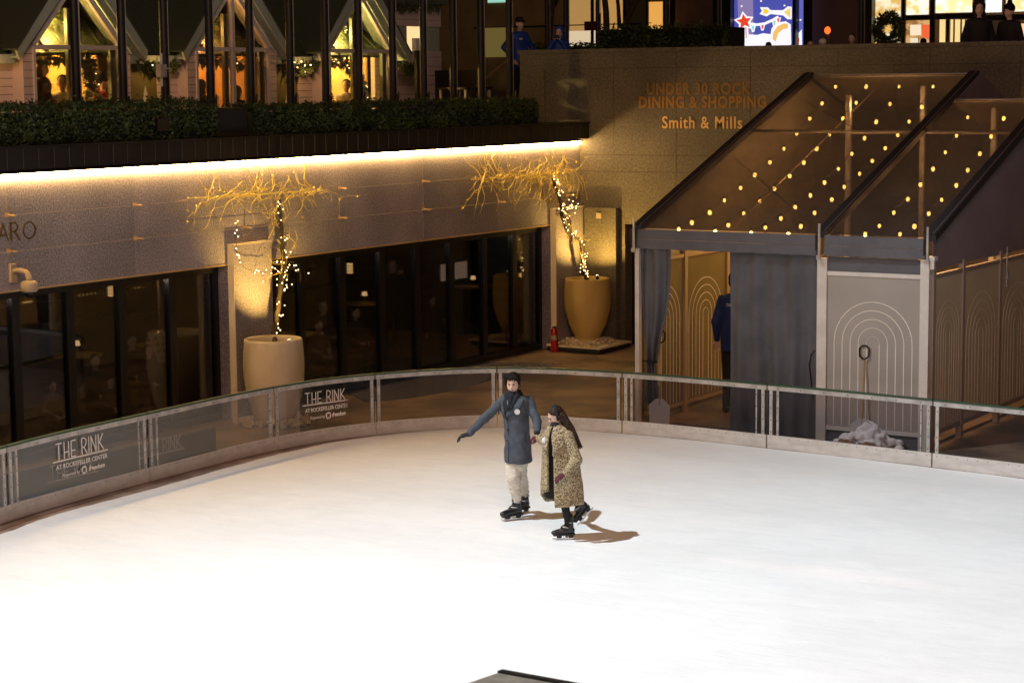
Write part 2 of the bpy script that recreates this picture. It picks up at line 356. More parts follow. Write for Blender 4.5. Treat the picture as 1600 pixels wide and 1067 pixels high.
# dark night sky: no dome, the world gives it
# ================================================================== FACADE
fa = thing('restaurant_building', 'granite fronted restaurant with dark glass doors below a wide purple grey stone band', 'building', (XF, 26, 0))
m = MB(); ye = [10, 12.9, 15.46, 18.02, 20.58, 23.16, 25.70, 28.25, 30.76, 33.30, 35.86, YW]
gr = [M['granite'], granite('granite b', (.155, .137, .14), (.275, .245, .25), (.44, .40, .40), 36), granite('granite c', (.195, .167, .17), (.335, .295, .30), (.51, .465, .465), 36)]
for k_, (a_, b_) in enumerate(zip(ye, ye[1:])): m.m = (0, 2, 1, 0, 1, 2, 0, 2, 1, 0, 2)[k_]; m.box((XF-.5, a_+.0015, 2.49), (XF, b_-.0015, 4.15))
m.m = 3
for y in [12.9, 15.46, 18.02, 20.58, 23.16, 25.70, 28.25, 30.76, 33.30, 35.86]: m.box((XF-.01, y-.006, 2.49), (XF+.003, y+.006, 4.02))
m.build('stone_band', gr+[M['seam']], fa)
m = MB(); m.box((XF-.25, 10, 2.465), (XF+.012, 25.27, 2.488)); m.box((XF-.25, 26.21, 2.465), (XF+.012, 35.2, 2.488)); m.build('drip_edge', M['brass'], fa)
SY = [12.9, 15.46, 18.02, 20.58, 23.16, 25.70, 28.25, 30.76, 33.30, 35.86]
# pillars
for y0, y1 in ((25.27, 26.21), (35.2, 36.33)):
    m = MB(); m.box((XF-.4, y0, 0), (XF+.14, y1, 2.78)); p = m.build('pillar', M['granite'], fa)
    m = MB(); m.box((XF+.0, y0-.006, 2.782), (XF+.145, y1, 2.80)); m.box((XF+.012, y0-.012, 0.01), (XF+.135, y0-.002, 2.78)); m.build('lit_pillar_edge', M['pot'], p)  # pale sheets paint the light on the pillar's top and side
XG = XF-.24
def window(y0, y1, thick=.07):
    m = MB(); z0, z1 = .0, 2.47
    m.box((XG-.05, y0, z0), (XG+.05, y0+thick, z1)); m.box((XG-.05, y1-thick, z0), (XG+.05, y1, z1))
    m.box((XG-.05, y0+thick, z1-.12), (XG+.05, y1-thick, z1)); m.box((XG-.05, y0+thick, z0), (XG+.05, y1-thick, z0+.12))
    w = m.build('window', M['black'], fa)
    m = MB(); m.box((XG-.008, y0+thick, z0+.12), (XG+.004, y1-thick, z1-.12)); m.build('pane', M['winglass'], w)
ys1 = [12.0, 13.15, 14.3, 15.45, 16.6, 17.7, 18.75, 19.8, 20.88, 21.93, 23.05, 24.15, 25.26]
ys2 = [26.22, 27.40, 28.58, 29.72, 30.85, 31.95, 33.10, 34.15, 35.18]
for ys in (ys1, ys2):
    for i, (a, b) in enumerate(zip(ys, ys[1:])): window(a+.002, b-.002, .09 if i % 2 else .06)
# letters of the restaurant's name (the first ones lie outside the frame)
LET = {'A': ([[(0, 0), (.38, 1), (.42, 1), (.8, 0)], [(.2, .33), (.62, .33)]], .86), 'R': ([[(0, 0), (0, 1), (.35, 1), (.52, .88), (.55, .75), (.5, .6), (.33, .5), (0, .5)], [(.3, .5), (.62, 0)]], .72),
       'N': ([[(0, 0), (0, 1), (.62, 0), (.62, 1)]], .8),
       'O': ([[(.45+.45*math.cos(t), .5+.5*math.sin(t)) for t in [k*math.pi/12 for k in range(25)]]], .95)}
m = MB(); x = 0
for ch, yst in (('N', 20.10), ('A', 20.385), ('R', 20.63), ('O', 20.875)):
    for st in LET[ch][0]:
        m.stroke([(a*.25, b*.235) for a, b in st], .018, (XF+.004, yst, 3.185), YV, ZV, XW, .01)
        m.stroke([(a*.25+.012, b*.235) for a, b in st[:2]], .030, (XF+.004, yst, 3.185), YV, ZV, XW, .009)
m.build('lettering', M['brassl'], fa)
# room behind the glass
m = MB()
XB = -27.5
m.box((XB-.1, 11.9, 0), (XB, YW, 2.6)); m.box((XB, 11.8, 0), (XF-.4, 11.9, 2.6))
m.build('inner_wall', mat('dining room wall', (.010, .007, .005), .6, col2=(.035, .022, .012), scale=1.2, lo=.45, hi=.55), fa)
m = MB(); m.box((XB, 11.9, 2.5), (XF-.5, YW, 2.6)); m.build('ceiling', M['dark'], fa)
m = MB(); m.box((XB, 11.9, 0), (XG-.05, YW, .006)); m.build('inner_floor', M['woodf'], fa)
# led strip under the planter
st = thing('light_strip', 'long glowing warm LED strip under the hedge planter, along the top of the stone band', 'light strip', (XF, 26, 4.06))
m = MB(); m.box((XF+.006, 10, 4.045), (XF+.055, YW-.06, 4.10)); m.build('diffuser', E_LED, st)
m = MB(); m.box((XF+.001, 10, 4.102), (XF+.10, YW-.06, 4.13)); m.build('channel', M['bronze'], st)
# planter
pl = thing('hedge_planter', 'long dark bronze planter box running above the glowing light strip', 'planter', (XF, 26, 4.13))
m = MB(); m.box((XF-.75, 10, 4.462), (XF+.26, YW-.02, 4.49)); m.build('rim', M['black'], pl)
m = MB(); m.box((XF-.75, 10, 4.16), (XF+.22, YW-.02, 4.46)); m.m = 1
yy = 10.2
while yy < YW-.1: m.box((XF+.221, yy, 4.17), (XF+.228, yy+.012, 4.455)); yy += .30
m.build('planter_box', [M['bronze'], M['seamdark']], pl)
# hedges
def leaves(m, n, fn, size, rnd=rnd):
    for _ in range(n):
        p = Vector(fn()); a = Vector((rnd.gauss(0, 1), rnd.gauss(0, 1), rnd.gauss(0, 1))).normalized(); b = a.orthogonal().normalized()
        s = size*rnd.uniform(.6, 1.3); b = Matrix.Rotation(rnd.uniform(0, 6.3), 3, a)@b; c = a.cross(b)
        m.add([p-b*s, p+c*s*.45, p+b*s, p-c*s*.45], [(0, 1, 2, 3)])
def hedge(x0, x1, y0, y1, z0, z1, n, label, name='hedge', size=.03, core=True, group=None):
    t = thing(name, label, 'hedge', ((x0+x1)/2, (y0+y1)/2, z0), group)
    def f():
        y = rnd.uniform(y0, y1); top = z1+.07*noise.noise(Vector((y*1.7, 0, 0)))+.05*noise.noise(Vector((y*6, 3, 0)))
        fr = x1+.06*noise.noise(Vector((y*2.2, 7, 0)))
        if rnd.random() < .45:
            x = rnd.uniform(x0, fr); return (x, y, top+rnd.gauss(0, .025)+(.05 if rnd.random() < .06 else 0)+.03*noise.noise(Vector((x*8, y*8, 0))))
        z = rnd.uniform(z0, top); return (fr+.05*noise.noise(Vector((0, y*7, z*7)))+rnd.gauss(0, .02), y, z)
    m = MB(); leaves(m, n, f, size); m.build('foliage', M['hedge'], t)
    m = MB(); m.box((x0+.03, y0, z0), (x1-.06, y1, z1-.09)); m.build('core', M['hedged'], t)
    return t
HG = 'clipped hedges in the planter over the light strip'
hedge(XF-.7, XF+.10, 10, 25.0, 4.49, 5.02, 30000, 'long clipped dark green hedge in the planter under the two lit cabins at the left', group=HG)
hedge(XF-.7, XF+.10, 25.9, 34.6, 4.49, 4.93, 19000, 'clipped hedge section in the planter between the black speaker box and the end wall', group=HG)
# black boxes in the planter
t = thing('speaker_box', 'black outdoor speaker box standing between the two hedge sections', 'speaker', (XF, 25.45, 4.49))
m = MB(); m.box((XF-.45, 25.08, 4.49), (XF+.02, 25.82, 4.94)); m.build('cabinet', M['black'], t)
m = MB(); m.box((XF+.021, 25.14, 4.54), (XF+.03, 25.76, 4.89)); m.build('grille', M['blackmat'], t)
t = thing('floodlight_box', 'small black floodlight nestled in the front of the left hedge', 'floodlight', (XF+.16, 23.6, 4.50))
m = MB(); m.box((XF+.10, 23.48, 4.62), (XF+.22, 23.74, 4.80)); m.build('housing', M['black'], t)
m = MB(); m.bar((XF+.15, 23.61, 4.49), (XF+.15, 23.61, 4.63), .03, .03); m.build('bracket', M['blackmat'], t)
# wires with brackets
for z, lab in ((3.54, 'upper thin steel cable strung across the stone band on brass brackets'), (3.04, 'lower thin steel cable strung across the stone band on brass brackets')):
    t = thing('training_wire', lab, 'cable', (XF, 26, z), 'plant cables on the stone band')
    m = MB(); m.tube([(XF+.10, 12, z), (XF+.10, YW-.1, z)], .0045, 5); m.build('cable', M['wire'], t)
    for y in SY:
        m = MB(); m.bar((XF+.001, y, z), (XF+.16, y, z), .03, .022); m.box((XF+.001, y-.035, z-.035), (XF+.01, y+.035, z+.035)); m.build('bracket', M['brass'], t)
# cctv camera
t = thing('security_camera', 'cream dome security camera hanging from a curved arm on the stone band', 'camera', (XF, 20.75, 2.7))
y = 20.62
m = MB(); m.box((XF, y-.05, 2.60), (XF+.05, y+.06, 2.86)); m.build('wall_plate', M['cream'], t)
m = MB(); m.tube([(XF+.05, y+.01, 2.76), (XF+.16, y+.02, 2.77), (XF+.26, y+.03, 2.75), (XF+.30, y+.035, 2.68), (XF+.30, y+.035, 2.62)], [.04, .038, .04, .045, .05], 12); m.build('arm', M['cream'], t, True)
m = MB(); m.lathe([(.02, .14), (.09, .13), (.115, .10), (.118, .0), (.10, -.02), (.03, -.02)], (XF+.30, y+.035, 2.50), 24, True); m.build('housing', M['cream'], t, True)
m = MB(); m.lathe([(.01, -.105), (.05, -.09), (.075, -.05), (.08, -.015)], (XF+.30, y+.035, 2.50), 20, True); m.build('dome', mat('tinted dome', (.01, .01, .015), .08), t, True)

# ================================================================== END WALL
ew = thing('end_wall', 'tall brown stone wall with projected gold lettering behind the clear roofed tent', 'wall', (-15, YW, 0))
DX0, DX1 = -20.05, -18.7
m = MB(); m.box((-22.5, YW, 0), (DX0, YW+.5, 5.86)); m.box((DX0, YW, 2.45), (DX1, YW+.5, 5.86)); m.box((DX1, YW, 0), (2, YW+.5, 5.86)); m.build('stone_face', M['limestone'], ew)
m = MB(); m.box((-22.53, YW-.03, 5.862), (2, YW+.53, 5.94)); m.build('coping', M['limestone'], ew)
m = MB()
for z in (3.83, 3.50, 5.55): m.box((-21.0, YW-.003, z-.005), (2, YW, z+.005))
for x, z0, z1 in ((-21.9, 4.3, 5.55), (-20.3, 4.0, 5.85), (-18.9, 2.5, 5.85), (-17.3, 2.5, 5.85), (-15.5, 3.5, 5.85), (-13.7, 4.5, 5.85), (-12.0, 4.5, 5.85)): m.box((x-.005, YW-.0035, z0), (x+.005, YW-.0005, z1))
m.build('joint_seam', M['seamdark'], ew)
m = MB(); m.box((-21.02+.13, YW-.18, 0), (-20.16, YW-.001, 2.77)); pil = m.build('pilaster', M['limestone'], ew)
m = MB(); m.box((-20.6, YW-.20, 2.56), (-20.49, YW-.18, 2.67)); m.build('junction_box', M['cream'], pil)
m = MB(); m.box((DX0, YW+.3, 0), (DX1, YW+.34, 2.45)); d = m.build('door', M['black'], ew)
m = MB(); m.box((DX0+.35, YW+.29, 1.2), (DX1-.2, YW+.298, 2.2)); m.build('pane', mat('blue grey door glass', (.05, .07, .12), .2), d)
def wl(px, py): return at(px, py, 'y', YW)
def wtext(s, x0, x1, yb, yt, bold, mt):  # light projected on the wall, modelled as coloured letters
    a = wl(x0, yb); b = wl(x1, yb); h = (wl(x0, yt).z-a.z)
    m = MB(); m.text(s, (a.x, YW-.004, a.z), XW, ZV, (0, -1, 0), h/.70, b.x-a.x, .012, bold, space=1.12); return m.build('lettering', mt, ew)
G2 = mat('dim projected lettering', (.33, .175, .035), .5, 0)
G1 = mat('faint projected lettering', (.235, .135, .04), .5, 0)
wtext('UNDER 30 ROCK', 1011, 1175, 148, 131, .015, G1)
wtext('DINING & SHOPPING', 999, 1198, 168.5, 151.5, .011, G2)
wtext('Smith & Mills', 1035, 1160, 200.5, 182, .004, M['gold'])

# ================================================================== BARRIER PANELS
def deco_rink(m, o, X, Y, N, hgt, t=.003, full=True):
    T = [[(-.26, 1), (.26, 1)], [(0, 1), (0, 0)]]
    Hh = [[(0, 0), (0, 1)], [(.42, 0), (.42, 1)], [(0, .38), (.42, .38)]]
    Ee = [[(.40, 0), (0, 0), (0, 1), (.40, 1)], [(0, .38), (.34, .38)]]
    Rr = [[(0, 0), (0, 1), (.22, 1), (.38, .90), (.42, .75), (.38, .58), (.22, .42), (0, .42)], [(.2, .42), (.46, 0)]]
    I = [[(0, 0), (0, 1)]]; Nn = [[(0, 0), (0, 1), (.46, 0), (.46, 1)]]
    K = [[(0, 0), (0, 1)], [(.42, 1), (0, .38)], [(.1, .5), (.5, 0)]]
    x = .3
    for L, w in ((T, .50), (Hh, .66), (Ee, 1.0), (Rr, .66), (I, .22), (Nn, .70), (K, .5)):
        for s_ in L: m.stroke([((x+a)*hgt, b*hgt) for a, b in s_], .075*hgt, o, X, Y, N, t)
        x += w
    m.stroke([(-.25*hgt, -.10*hgt), ((x+.35)*hgt, -.10*hgt)], .085*hgt, o, X, Y, N, t)
    return x*hgt
BG = 'clear glazed barrier panels around the ice'
blab = ['barrier panel beyond the frame at the near left end', 'leftmost visible clear barrier panel, its left half cut by the frame edge', 'clear barrier panel with THE RINK lettering, in front of the dark signboard',
        'clear barrier panel without lettering, between the two lettered panels', 'clear barrier panel with white THE RINK lettering in front of the big left pot', 'curved clear barrier panel right of the lettered one by the pot',
        'clear barrier panel directly behind the man in the blue grey coat', 'clear barrier panel in front of the tent entrance', 'clear barrier panel in front of the heap of snow', 'clear barrier panel at the right edge below the brown tent wall', 'barrier panel beyond the right edge']
ZB = .945
for i in range(len(BP)-1):
    if i == 0: continue
    P = seg_pts(i, 8); c = P[4]
    t = thing('barrier_panel', blab[i], 'barrier', (c.x, c.y, 0), BG)
    # trim both ends a little
    d0 = (P[1]-P[0]).normalized(); d1 = (P[-1]-P[-2]).normalized(); P[0] = P[0]+d0*.012; P[-1] = P[-1]-d1*.012
    def ribbon(m, o0, o1, z0, z1, Q):
        a = offset(Q, o0); b = offset(Q, o1)
        m.loft([[(p.x, p.y, z0), (q.x, q.y, z0), (q.x, q.y, z1), (p.x, p.y, z1)] for p, q in zip(a, b)])
    m = MB(); ribbon(m, -.02, .012, .005, .20, P)
    m.m = 1
    for k in range(0, 17):
        q = cr_pt(BP, i, (k+.5)/17); e = (cr_pt(BP, i, (k+.6)/17)-q).normalized(); nn = Vector((e.y, -e.x)); q = q+nn*.0125
        m.bar((q.x, q.y, .165), (q.x+nn.x*.004, q.y+nn.y*.004, .165), .010, .010)
    m.build('kick_board', [M['kick'], M['bolt']], t)
    m = MB(); ribbon(m, -.016, .004, .855, .918, P)
    L = sum((P[k+1]-P[k]).length for k in range(8))
    def post(fr, w):
        q = cr_pt(BP, i, fr); e = (cr_pt(BP, i, fr+.01)-q).normalized(); nn = Vector((e.y, -e.x))
        a = q-e*w/2; b = q+e*w/2
        m.hexa([(a.x-nn.x*.02, a.y-nn.y*.02, .202), (a.x+nn.x*.002, a.y+nn.y*.002, .202), (b.x+nn.x*.002, b.y+nn.y*.002, .202), (b.x-nn.x*.02, b.y-nn.y*.02, .202),
                (a.x-nn.x*.02, a.y-nn.y*.02, .853), (a.x+nn.x*.002, a.y+nn.y*.002, .853), (b.x+nn.x*.002, b.y+nn.y*.002, .853), (b.x-nn.x*.02, b.y-nn.y*.02, .853)])
        m.m = 1
        for z in (.25, .42, .60, .78):
            r_ = q+nn*.0025; m.bar((r_.x, r_.y, z), (r_.x+nn.x*.004, r_.y+nn.y*.004, z), .014, .014)
        m.m = 0
    post(.035/L+.012, .05); post(1-.035/L-.012, .05)
    if i in (2, 3, 7, 8, 1): post(.035/L+.055, .035); post(1-.035/L-.055 if i in (1, 2, 7, 8) else .96, .02)
    m.m = 1
    for k in range(7):
        q = cr_pt(BP, i, (k+.5)/7); e = (cr_pt(BP, i, (k+.6)/7)-q).normalized(); nn = Vector((e.y, -e.x)); q = q+nn*.0045
        m.bar((q.x, q.y, .885), (q.x+nn.x*.004, q.y+nn.y*.004, .885), .014, .014)
    m.build('frame', [M['alu'], M['bolt']], t)
    m = MB(); ribbon(m, -.045, .012, .920, ZB, P); m.build('rail_cap', M['green'], t)
    m = MB(); ribbon(m, -.010, -.004, .19, .86, P); m.build('pane', M['rinkglass'], t)
    if i in (2, 4):
        q = cr_pt(BP, i, .50 if i == 2 else .50); e = (cr_pt(BP, i, .52)-cr_pt(BP, i, .48)).normalized(); nn = Vector((e.y, -e.x))
        X = Vector((e.x, e.y, 0)); N = Vector((nn.x, nn.y, 0))
        k = 1.0 if i == 2 else .86
        o = Vector((q.x, q.y, 0))+N*(.012 if i == 4 else .02)
        if i == 4: k = .80
        m = MB(); hh = .205*k
        deco_rink(m, o-X*(.46*k)+Vector((0, 0, .60)), X, Vector((0, 0, 1)), N, hh)
        m.text('AT ROCKEFELLER CENTER', o-X*.46*k+Vector((0, 0, .475)), X, Vector((0, 0, 1)), N, .085, 1.0*k, .003, .001)
        m.text('Presented by', o-X*.34*k+Vector((0, 0, .365)), X, Vector((0, 0, 1)), N, .062, .33*k, .003)
        m.text('freedom', o+X*.16*k+Vector((0, 0, .365)), X, Vector((0, 0, 1)), N, .085, .32*k, .003, .003, shear=.35)
        oc = o+X*.075*k+Vector((0, 0, .39))
        for a in range(4):  # octagon mark in four pieces
            ca, sa = math.cos(a*math.pi/2), math.sin(a*math.pi/2)
            for (x0, y0, x1, y1, x2, y2, x3, y3) in ((-.018, .05, .026, .05, .05, .026, -.018, .026),):
                pts = [(x0, y0), (x1, y1), (x2, y2), (x3, y3)]
                m.prism([oc+X*(x_*ca-y_*sa)+Vector((0, 0, x_*sa+y_*ca)) for x_, y_ in pts], N*.003)
        m.build('lettering', M['white'], t)

# signboard behind the barrier
a = at(337, 668, 'z', .52); dirn = (Vector((-18.72, 23.39))-Vector((-18.70, 20.67))).normalized()
sb = thing('signboard', 'low dark signboard with faded THE RINK lettering lying along the walkway behind the barrier', 'signboard', (a.x, a.y-2, 0))
m = MB(); m.box((a.x-.06, 16.5, 0), (a.x, a.y, .52)); m.build('board', mat('charcoal board', (.035, .03, .028), .5), sb)
m = MB()
p = at(253, 706, 'x', a.x+.004); deco_rink(m, (a.x+.002, p.y-.42, p.z), YV, ZV, XW, .18)
p = at(78, 751, 'x', a.x+.004); deco_rink(m, (a.x+.002, p.y, p.z), YV, ZV, XW, .18)
m.build('lettering', M['grey'], sb)

# ================================================================== POTS AND VINES
def pot(name, c, label, hgt=1.33, rt_=.47):
    t = thing(name, label, 'pot', c, 'tall tapered sandstone pots')
    k = hgt/1.33; q = rt_/.47
    prof = [(.02, 0), (.26, 0), (.30, .03), (.36, .15), (.43, .40), (.475, .70), (.485, .92), (.475, 1.12), (.462, 1.28), (.455, 1.325), (.44, 1.335), (.425, 1.32), (.42, 1.2), (.42, 1.13), (.01, 1.13)]
    if c[2] > 0: prof = [((r-.10*max(0, 1-z/.75)**1.3) if 0 < z < .8 and r > .25 else r, z) for r, z in prof]
    m = MB(); m.lathe([(r*q, z*k) for r, z in prof], c, 40); m.build('vessel', M['pot'] if c[2] == 0 else mat('ochre pot', (.42, .29, .08), .75, col2=(.60, .44, .16), scale=2.2, lo=.3, hi=.7, bump=.15, bscale=20, detail=8, stretch=(1, 1, .4)), t, True)
    m = MB(); m.lathe([(.415*q, 1.15*k), (.2, 1.17*k), (.01, 1.18*k)], c, 20); m.build('soil', M['soil'], t, True)
    return t
def pebbles(c, r, n, z0, label, exclude=.27):
    t = MB()
    for _ in range(n):
        an = rnd.uniform(0, 6.28); d = rnd.uniform(exclude, r); s = rnd.uniform(.035, .07)
        rot = Matrix.Rotation(rnd.uniform(0, 3), 3, Vector((rnd.random(), rnd.random(), rnd.random()+.1)).normalized())
        t.ell((c[0]+d*math.cos(an)*1.0, c[1]+d*math.sin(an)*1.1, z0+s*.4+max(0, (r-d))*.12), (s, s*.75, s*.5), rot, 7, 4)
    o = t.build('pebble_bed', M['pebble'], None, True); tag(o, label, 'pebbles', kind='stuff'); return o
c1 = (-20.32, 25.42, 0)
pot('plant_pot', c1, 'tall tapered sandstone pot in front of the granite pillar, behind the barrier at the left')
pebbles(c1, .62, 150, 0, 'pale pebbles heaped around the foot of the left pot')
c2 = (-20.48, 35.62, .13)
pot('plant_pot', c2, 'tall tapered sandstone pot on a low platform in the wall corner', 1.28, .455)
pf = thing('pot_platform', 'low black platform with a pale edge under the corner pot', 'platform', (-20.4, 35.4, 0))
m = MB(); m.box((-21.02, 34.95, 0.01), (-19.83, 36.2, .09)); m.build('box', M['blackmat'], pf)
m = MB(); m.box((-21.02, 34.93, .092), (-19.80, 36.2, .128)); m.build('top_edge', M['pot'], pf)
pebbles((c2[0], c2[1], 0), .55, 110, .13, 'pale pebbles around the foot of the corner pot', .25)
# fire extinguisher by pillar
t = thing('fire_extinguisher', 'red fire extinguisher standing at the foot of the corner pillar', 'fire extinguisher', (-20.82, 34.9, 0))
c = (-20.82, 34.9, .0)
m = MB(); m.lathe([(.01, 0), (.07, 0), (.078, .02), (.078, .40), (.06, .46), (.03, .48)], c, 16, True); m.build('cylinder', mat('extinguisher red', (.45, .02, .015), .3), t, True)
m = MB(); m.lathe([(.079, .24), (.079, .33)], c, 16); m.build('label_band', M['cream'], t, True)
m = MB(); m.box((c[0]-.02, c[1]-.05, .48), (c[0]+.02, c[1]+.06, .50)); m.tube([(c[0], c[1], .49), (c[0]+.06, c[1]-.06, .47), (c[0]+.09, c[1]-.05, .3), (c[0]+.085, c[1]-.03, .12)], .012, 6); m.build('valve', M['black'], t)

def px3(L, x):  # pixel measured outline of the plant, set on its own vertical plane in front of the wall
    return [at(a, b, 'x', x) for a, b in L]
def wander(m, p, d, L, r, bend=.5, grav=-.1, seg=.06, side=None, plane=None):
    pts = [Vector(p)]; d = Vector(d).normalized(); n = max(3, int(L/seg)); tw = rnd.gauss(0, bend*.35)
    for i in range(n):
        d = (d+Vector((rnd.gauss(0, .10), rnd.gauss(0, .30), rnd.gauss(0, .30)))*bend+Vector((0, -d.z, d.y))*tw*.45+Vector((0, 0, grav*.2))).normalized()
        q = pts[-1]+d*seg
        if plane is not None: q.x = max(XF+.03, min(plane+.25, q.x))
        q.z = min(q.z, 3.99); pts.append(q)
    m.tube(pts, [r*(1-.65*i/n) for i in range(n+1)], 4)
    return pts
def vine(label, trunk, spread, pot_c, xpl, seedn, lightpaths, cluster, lab2):
    rnd.seed(seedn)
    t = thing('climbing_vine', label, 'vine', pot_c, 'bare climbing vines grown from the pots')
    m = MB(); n = len(trunk)
    fine_ = [cr3(trunk, i, k/4) for i in range(n-1) for k in range(4)]+[Vector(trunk[-1])]
    m.tube([p+Vector((rnd.gauss(0, .008), rnd.gauss(0, .008), 0)) for p in fine_], [.045-.025*i/len(fine_) for i in range(len(fine_))], 8)
    off = [p+Vector((.03*math.sin(i*.9), .035*math.cos(i*.9), 0)) for i, p in enumerate(fine_)]
    m.tube(off, [.022-.01*i/len(off) for i in range(len(off))], 6)
    m.build('trunk', M['bark'], t, True)
    m = MB(); lv = MB()
    (y0, z0), (y1, z1), ntw = spread
    tips = []
    for k in range(ntw):
        u = rnd.betavariate(1.6, 1.6); y = y0+(y1-y0)*u; z = z0+(z1-z0)*u+rnd.gauss(0, .05)
        s = 1 if rnd.random() < .5 else -1
        w = wander(m, (xpl+rnd.uniform(-.05, .1), y, z), (rnd.gauss(0, .15), s, rnd.gauss(0, .18)), rnd.uniform(.3, 1.1), rnd.uniform(.0035, .0085), .8, -.15, plane=xpl)
        tips.append(w)
    top = fine_[-1]
    for k in range(int(ntw*.45)):  # arms from the trunk's head and down the trunk
        b = fine_[rnd.randrange(int(len(fine_)*.45), len(fine_))]
        w = wander(m, b, (rnd.gauss(0, .3), rnd.gauss(0, 1), rnd.gauss(.2, .6)), rnd.uniform(.2, .65), rnd.uniform(.0035, .007), 1.1, 0, plane=xpl)
        tips.append(w)
    for k in range(int(ntw*.22)):  # hanging curls
        w0 = rnd.choice(tips); p = rnd.choice(w0)
        tips.append(wander(m, p, (0, rnd.gauss(0, .5), -1), rnd.uniform(.15, .5), .0035, 1.1, -.3, plane=xpl))
    for k in range(5):  # thin shoots climbing the band above
        w0 = rnd.choice(tips[:ntw]); p = w0[0]
        wander(m, p, (0, rnd.gauss(0, .4), 1), rnd.uniform(.25, .5), .003, .9, 0, plane=xpl)
    m.tube([(xpl+.02, y0, z0), (xpl+.03, (y0+y1)/2, (z0+z1)/2), (xpl+.02, y1, z1)], [.008, .014, .008], 5)
    m.build('branches', M['twig'], t)
    for w in tips:
        for p in w:
            if rnd.random() < .22: leaves(lv, 1, lambda: p+Vector((rnd.gauss(0, .015), rnd.gauss(0, .02), rnd.gauss(0, .02))), .024)
    lf = lv.build('leaves', M['leafy'], t)
    fl = thing('fairy_lights', lab2, 'string lights', pot_c, 'fairy lights wound on the vines')
    m = MB(); bulbs = []
    for path, nb, jit in lightpaths:
        seg = [cr3(path, i, k/5) for i in range(len(path)-1) for k in range(5)]
        q = [p+Vector((.03, jit*math.sin(i*1.7), jit*.4*math.cos(i*2.3))) for i, p in enumerate(seg)]
        m.tube(q, .004, 4)
        for k in range(nb):
            bulbs.append(rnd.choice(q)+Vector((rnd.uniform(.0, .05), rnd.gauss(0, jit*.6), rnd.gauss(0, .03))))
    for (c, sy, sz, nb) in cluster:
        for k in range(nb): bulbs.append(Vector(c)+Vector((rnd.uniform(-.05, .1), rnd.gauss(0, sy), rnd.gauss(0, sz))))
    m.build('cord', M['bark'], fl)
    for b in bulbs[:98]:
        m = MB(); m.ell(b, (.0095,)*3, None, 6, 4); m.build('bulb', E_FAIRY, fl)
def cr3(P, i, t):
    g = lambda k: Vector(P[max(0, min(len(P)-1, k))])
    a, b, c, d = g(i-1), g(i), g(i+1), g(i+2)
    return .5*((2*b)+(c-a)*t+(2*a-5*b+4*c-d)*t*t+(3*b-a-3*c+d)*t**3)
xv = -20.86
tr1 = [Vector((c1[0], c1[1]+.05, 1.15))]+px3([(429, 520), (434, 480), (440, 440), (443, 405), (440, 375), (438, 340), (436, 312)], xv+.2)
s0 = at(303, 310, 'x', xv); s1 = at(507, 297, 'x', xv)
vine('leafless vine with yellow tipped twigs growing from the left pot over the granite pillar', tr1, ((s0.y, s0.z), (s1.y, s1.z), 62), c1, xv, 11,
     [(px3([(366, 350), (366, 382), (374, 412), (394, 424), (420, 424)], xv+.05), 16, .02), (tr1[1:], 28, .06), (px3([(420, 420), (440, 405), (460, 418), (470, 445)], xv+.2), 8, .05)],
     [(at(440, 432, 'x', xv+.15),   .22, .13, 24)], 'warm fairy lights wound round the vine at the left pot')
tr2 = [Vector((c2[0], c2[1], 1.25))]+px3([(918, 440), (911, 415), (909, 392), (904, 374), (888, 364), (880, 345), (876, 320), (869, 296), (862, 280)], xv+.2)
s0 = at(735, 281, 'x', xv); s1 = at(898, 268, 'x', xv)
vine('leafless tangled vine growing from the corner pot along the cable to the left', tr2, ((s0.y, s0.z), (s1.y, s1.z), 125), c2, xv, 5,
     [(tr2[1:], 60, .055), (px3([(868, 325), (885, 326), (900, 318)], xv+.1), 8, .02)], [(at(910, 425, 'x', xv+.2), .06, .12, 16), (at(893, 330, 'x', xv+.1), .14, .12, 12)], 'warm fairy lights wound round the vine at the corner pot')
# uplights in pots
def uplight(loc, tgt, label, e, ang=70):
    t = thing('uplight', label, 'spotlight', loc, 'small black spotlights in the pots')
    d = (Vector(tgt)-Vector(loc)).normalized(); a = Vector(loc)
    m = MB(); m.tube([a-d*.14, a], [.028, .036], 12); m.build('housing', M['black'], t, True)
    m = MB(); m.tube([a+d*.001, a+d*.006], [.028, .028], 12); m.build('lens', emit('spotlight lens', (1, .78, .45), 8, False), t)
    m = MB(); m.tube([a-d*.12, a-d*.14-Vector((0, 0, .08))], [.008, .008], 6); m.build('stake', M['black'], t)
    lamp('uplight_lamp', 'SPOT', a+d*.02, tgt, e, (1.0, .60, .14), .03, ang, .7)
uplight((c1[0]+.2, c1[1]+.15, 1.30), (-20.98, 26.2, 3.6), 'small black spotlight standing in the left pot', 300, 105)
uplight((c2[0]+.20, c2[1]+.05, 1.47), (-20.75, 36.1, 5.0), 'small black spotlight standing in the corner pot', 200, 150)

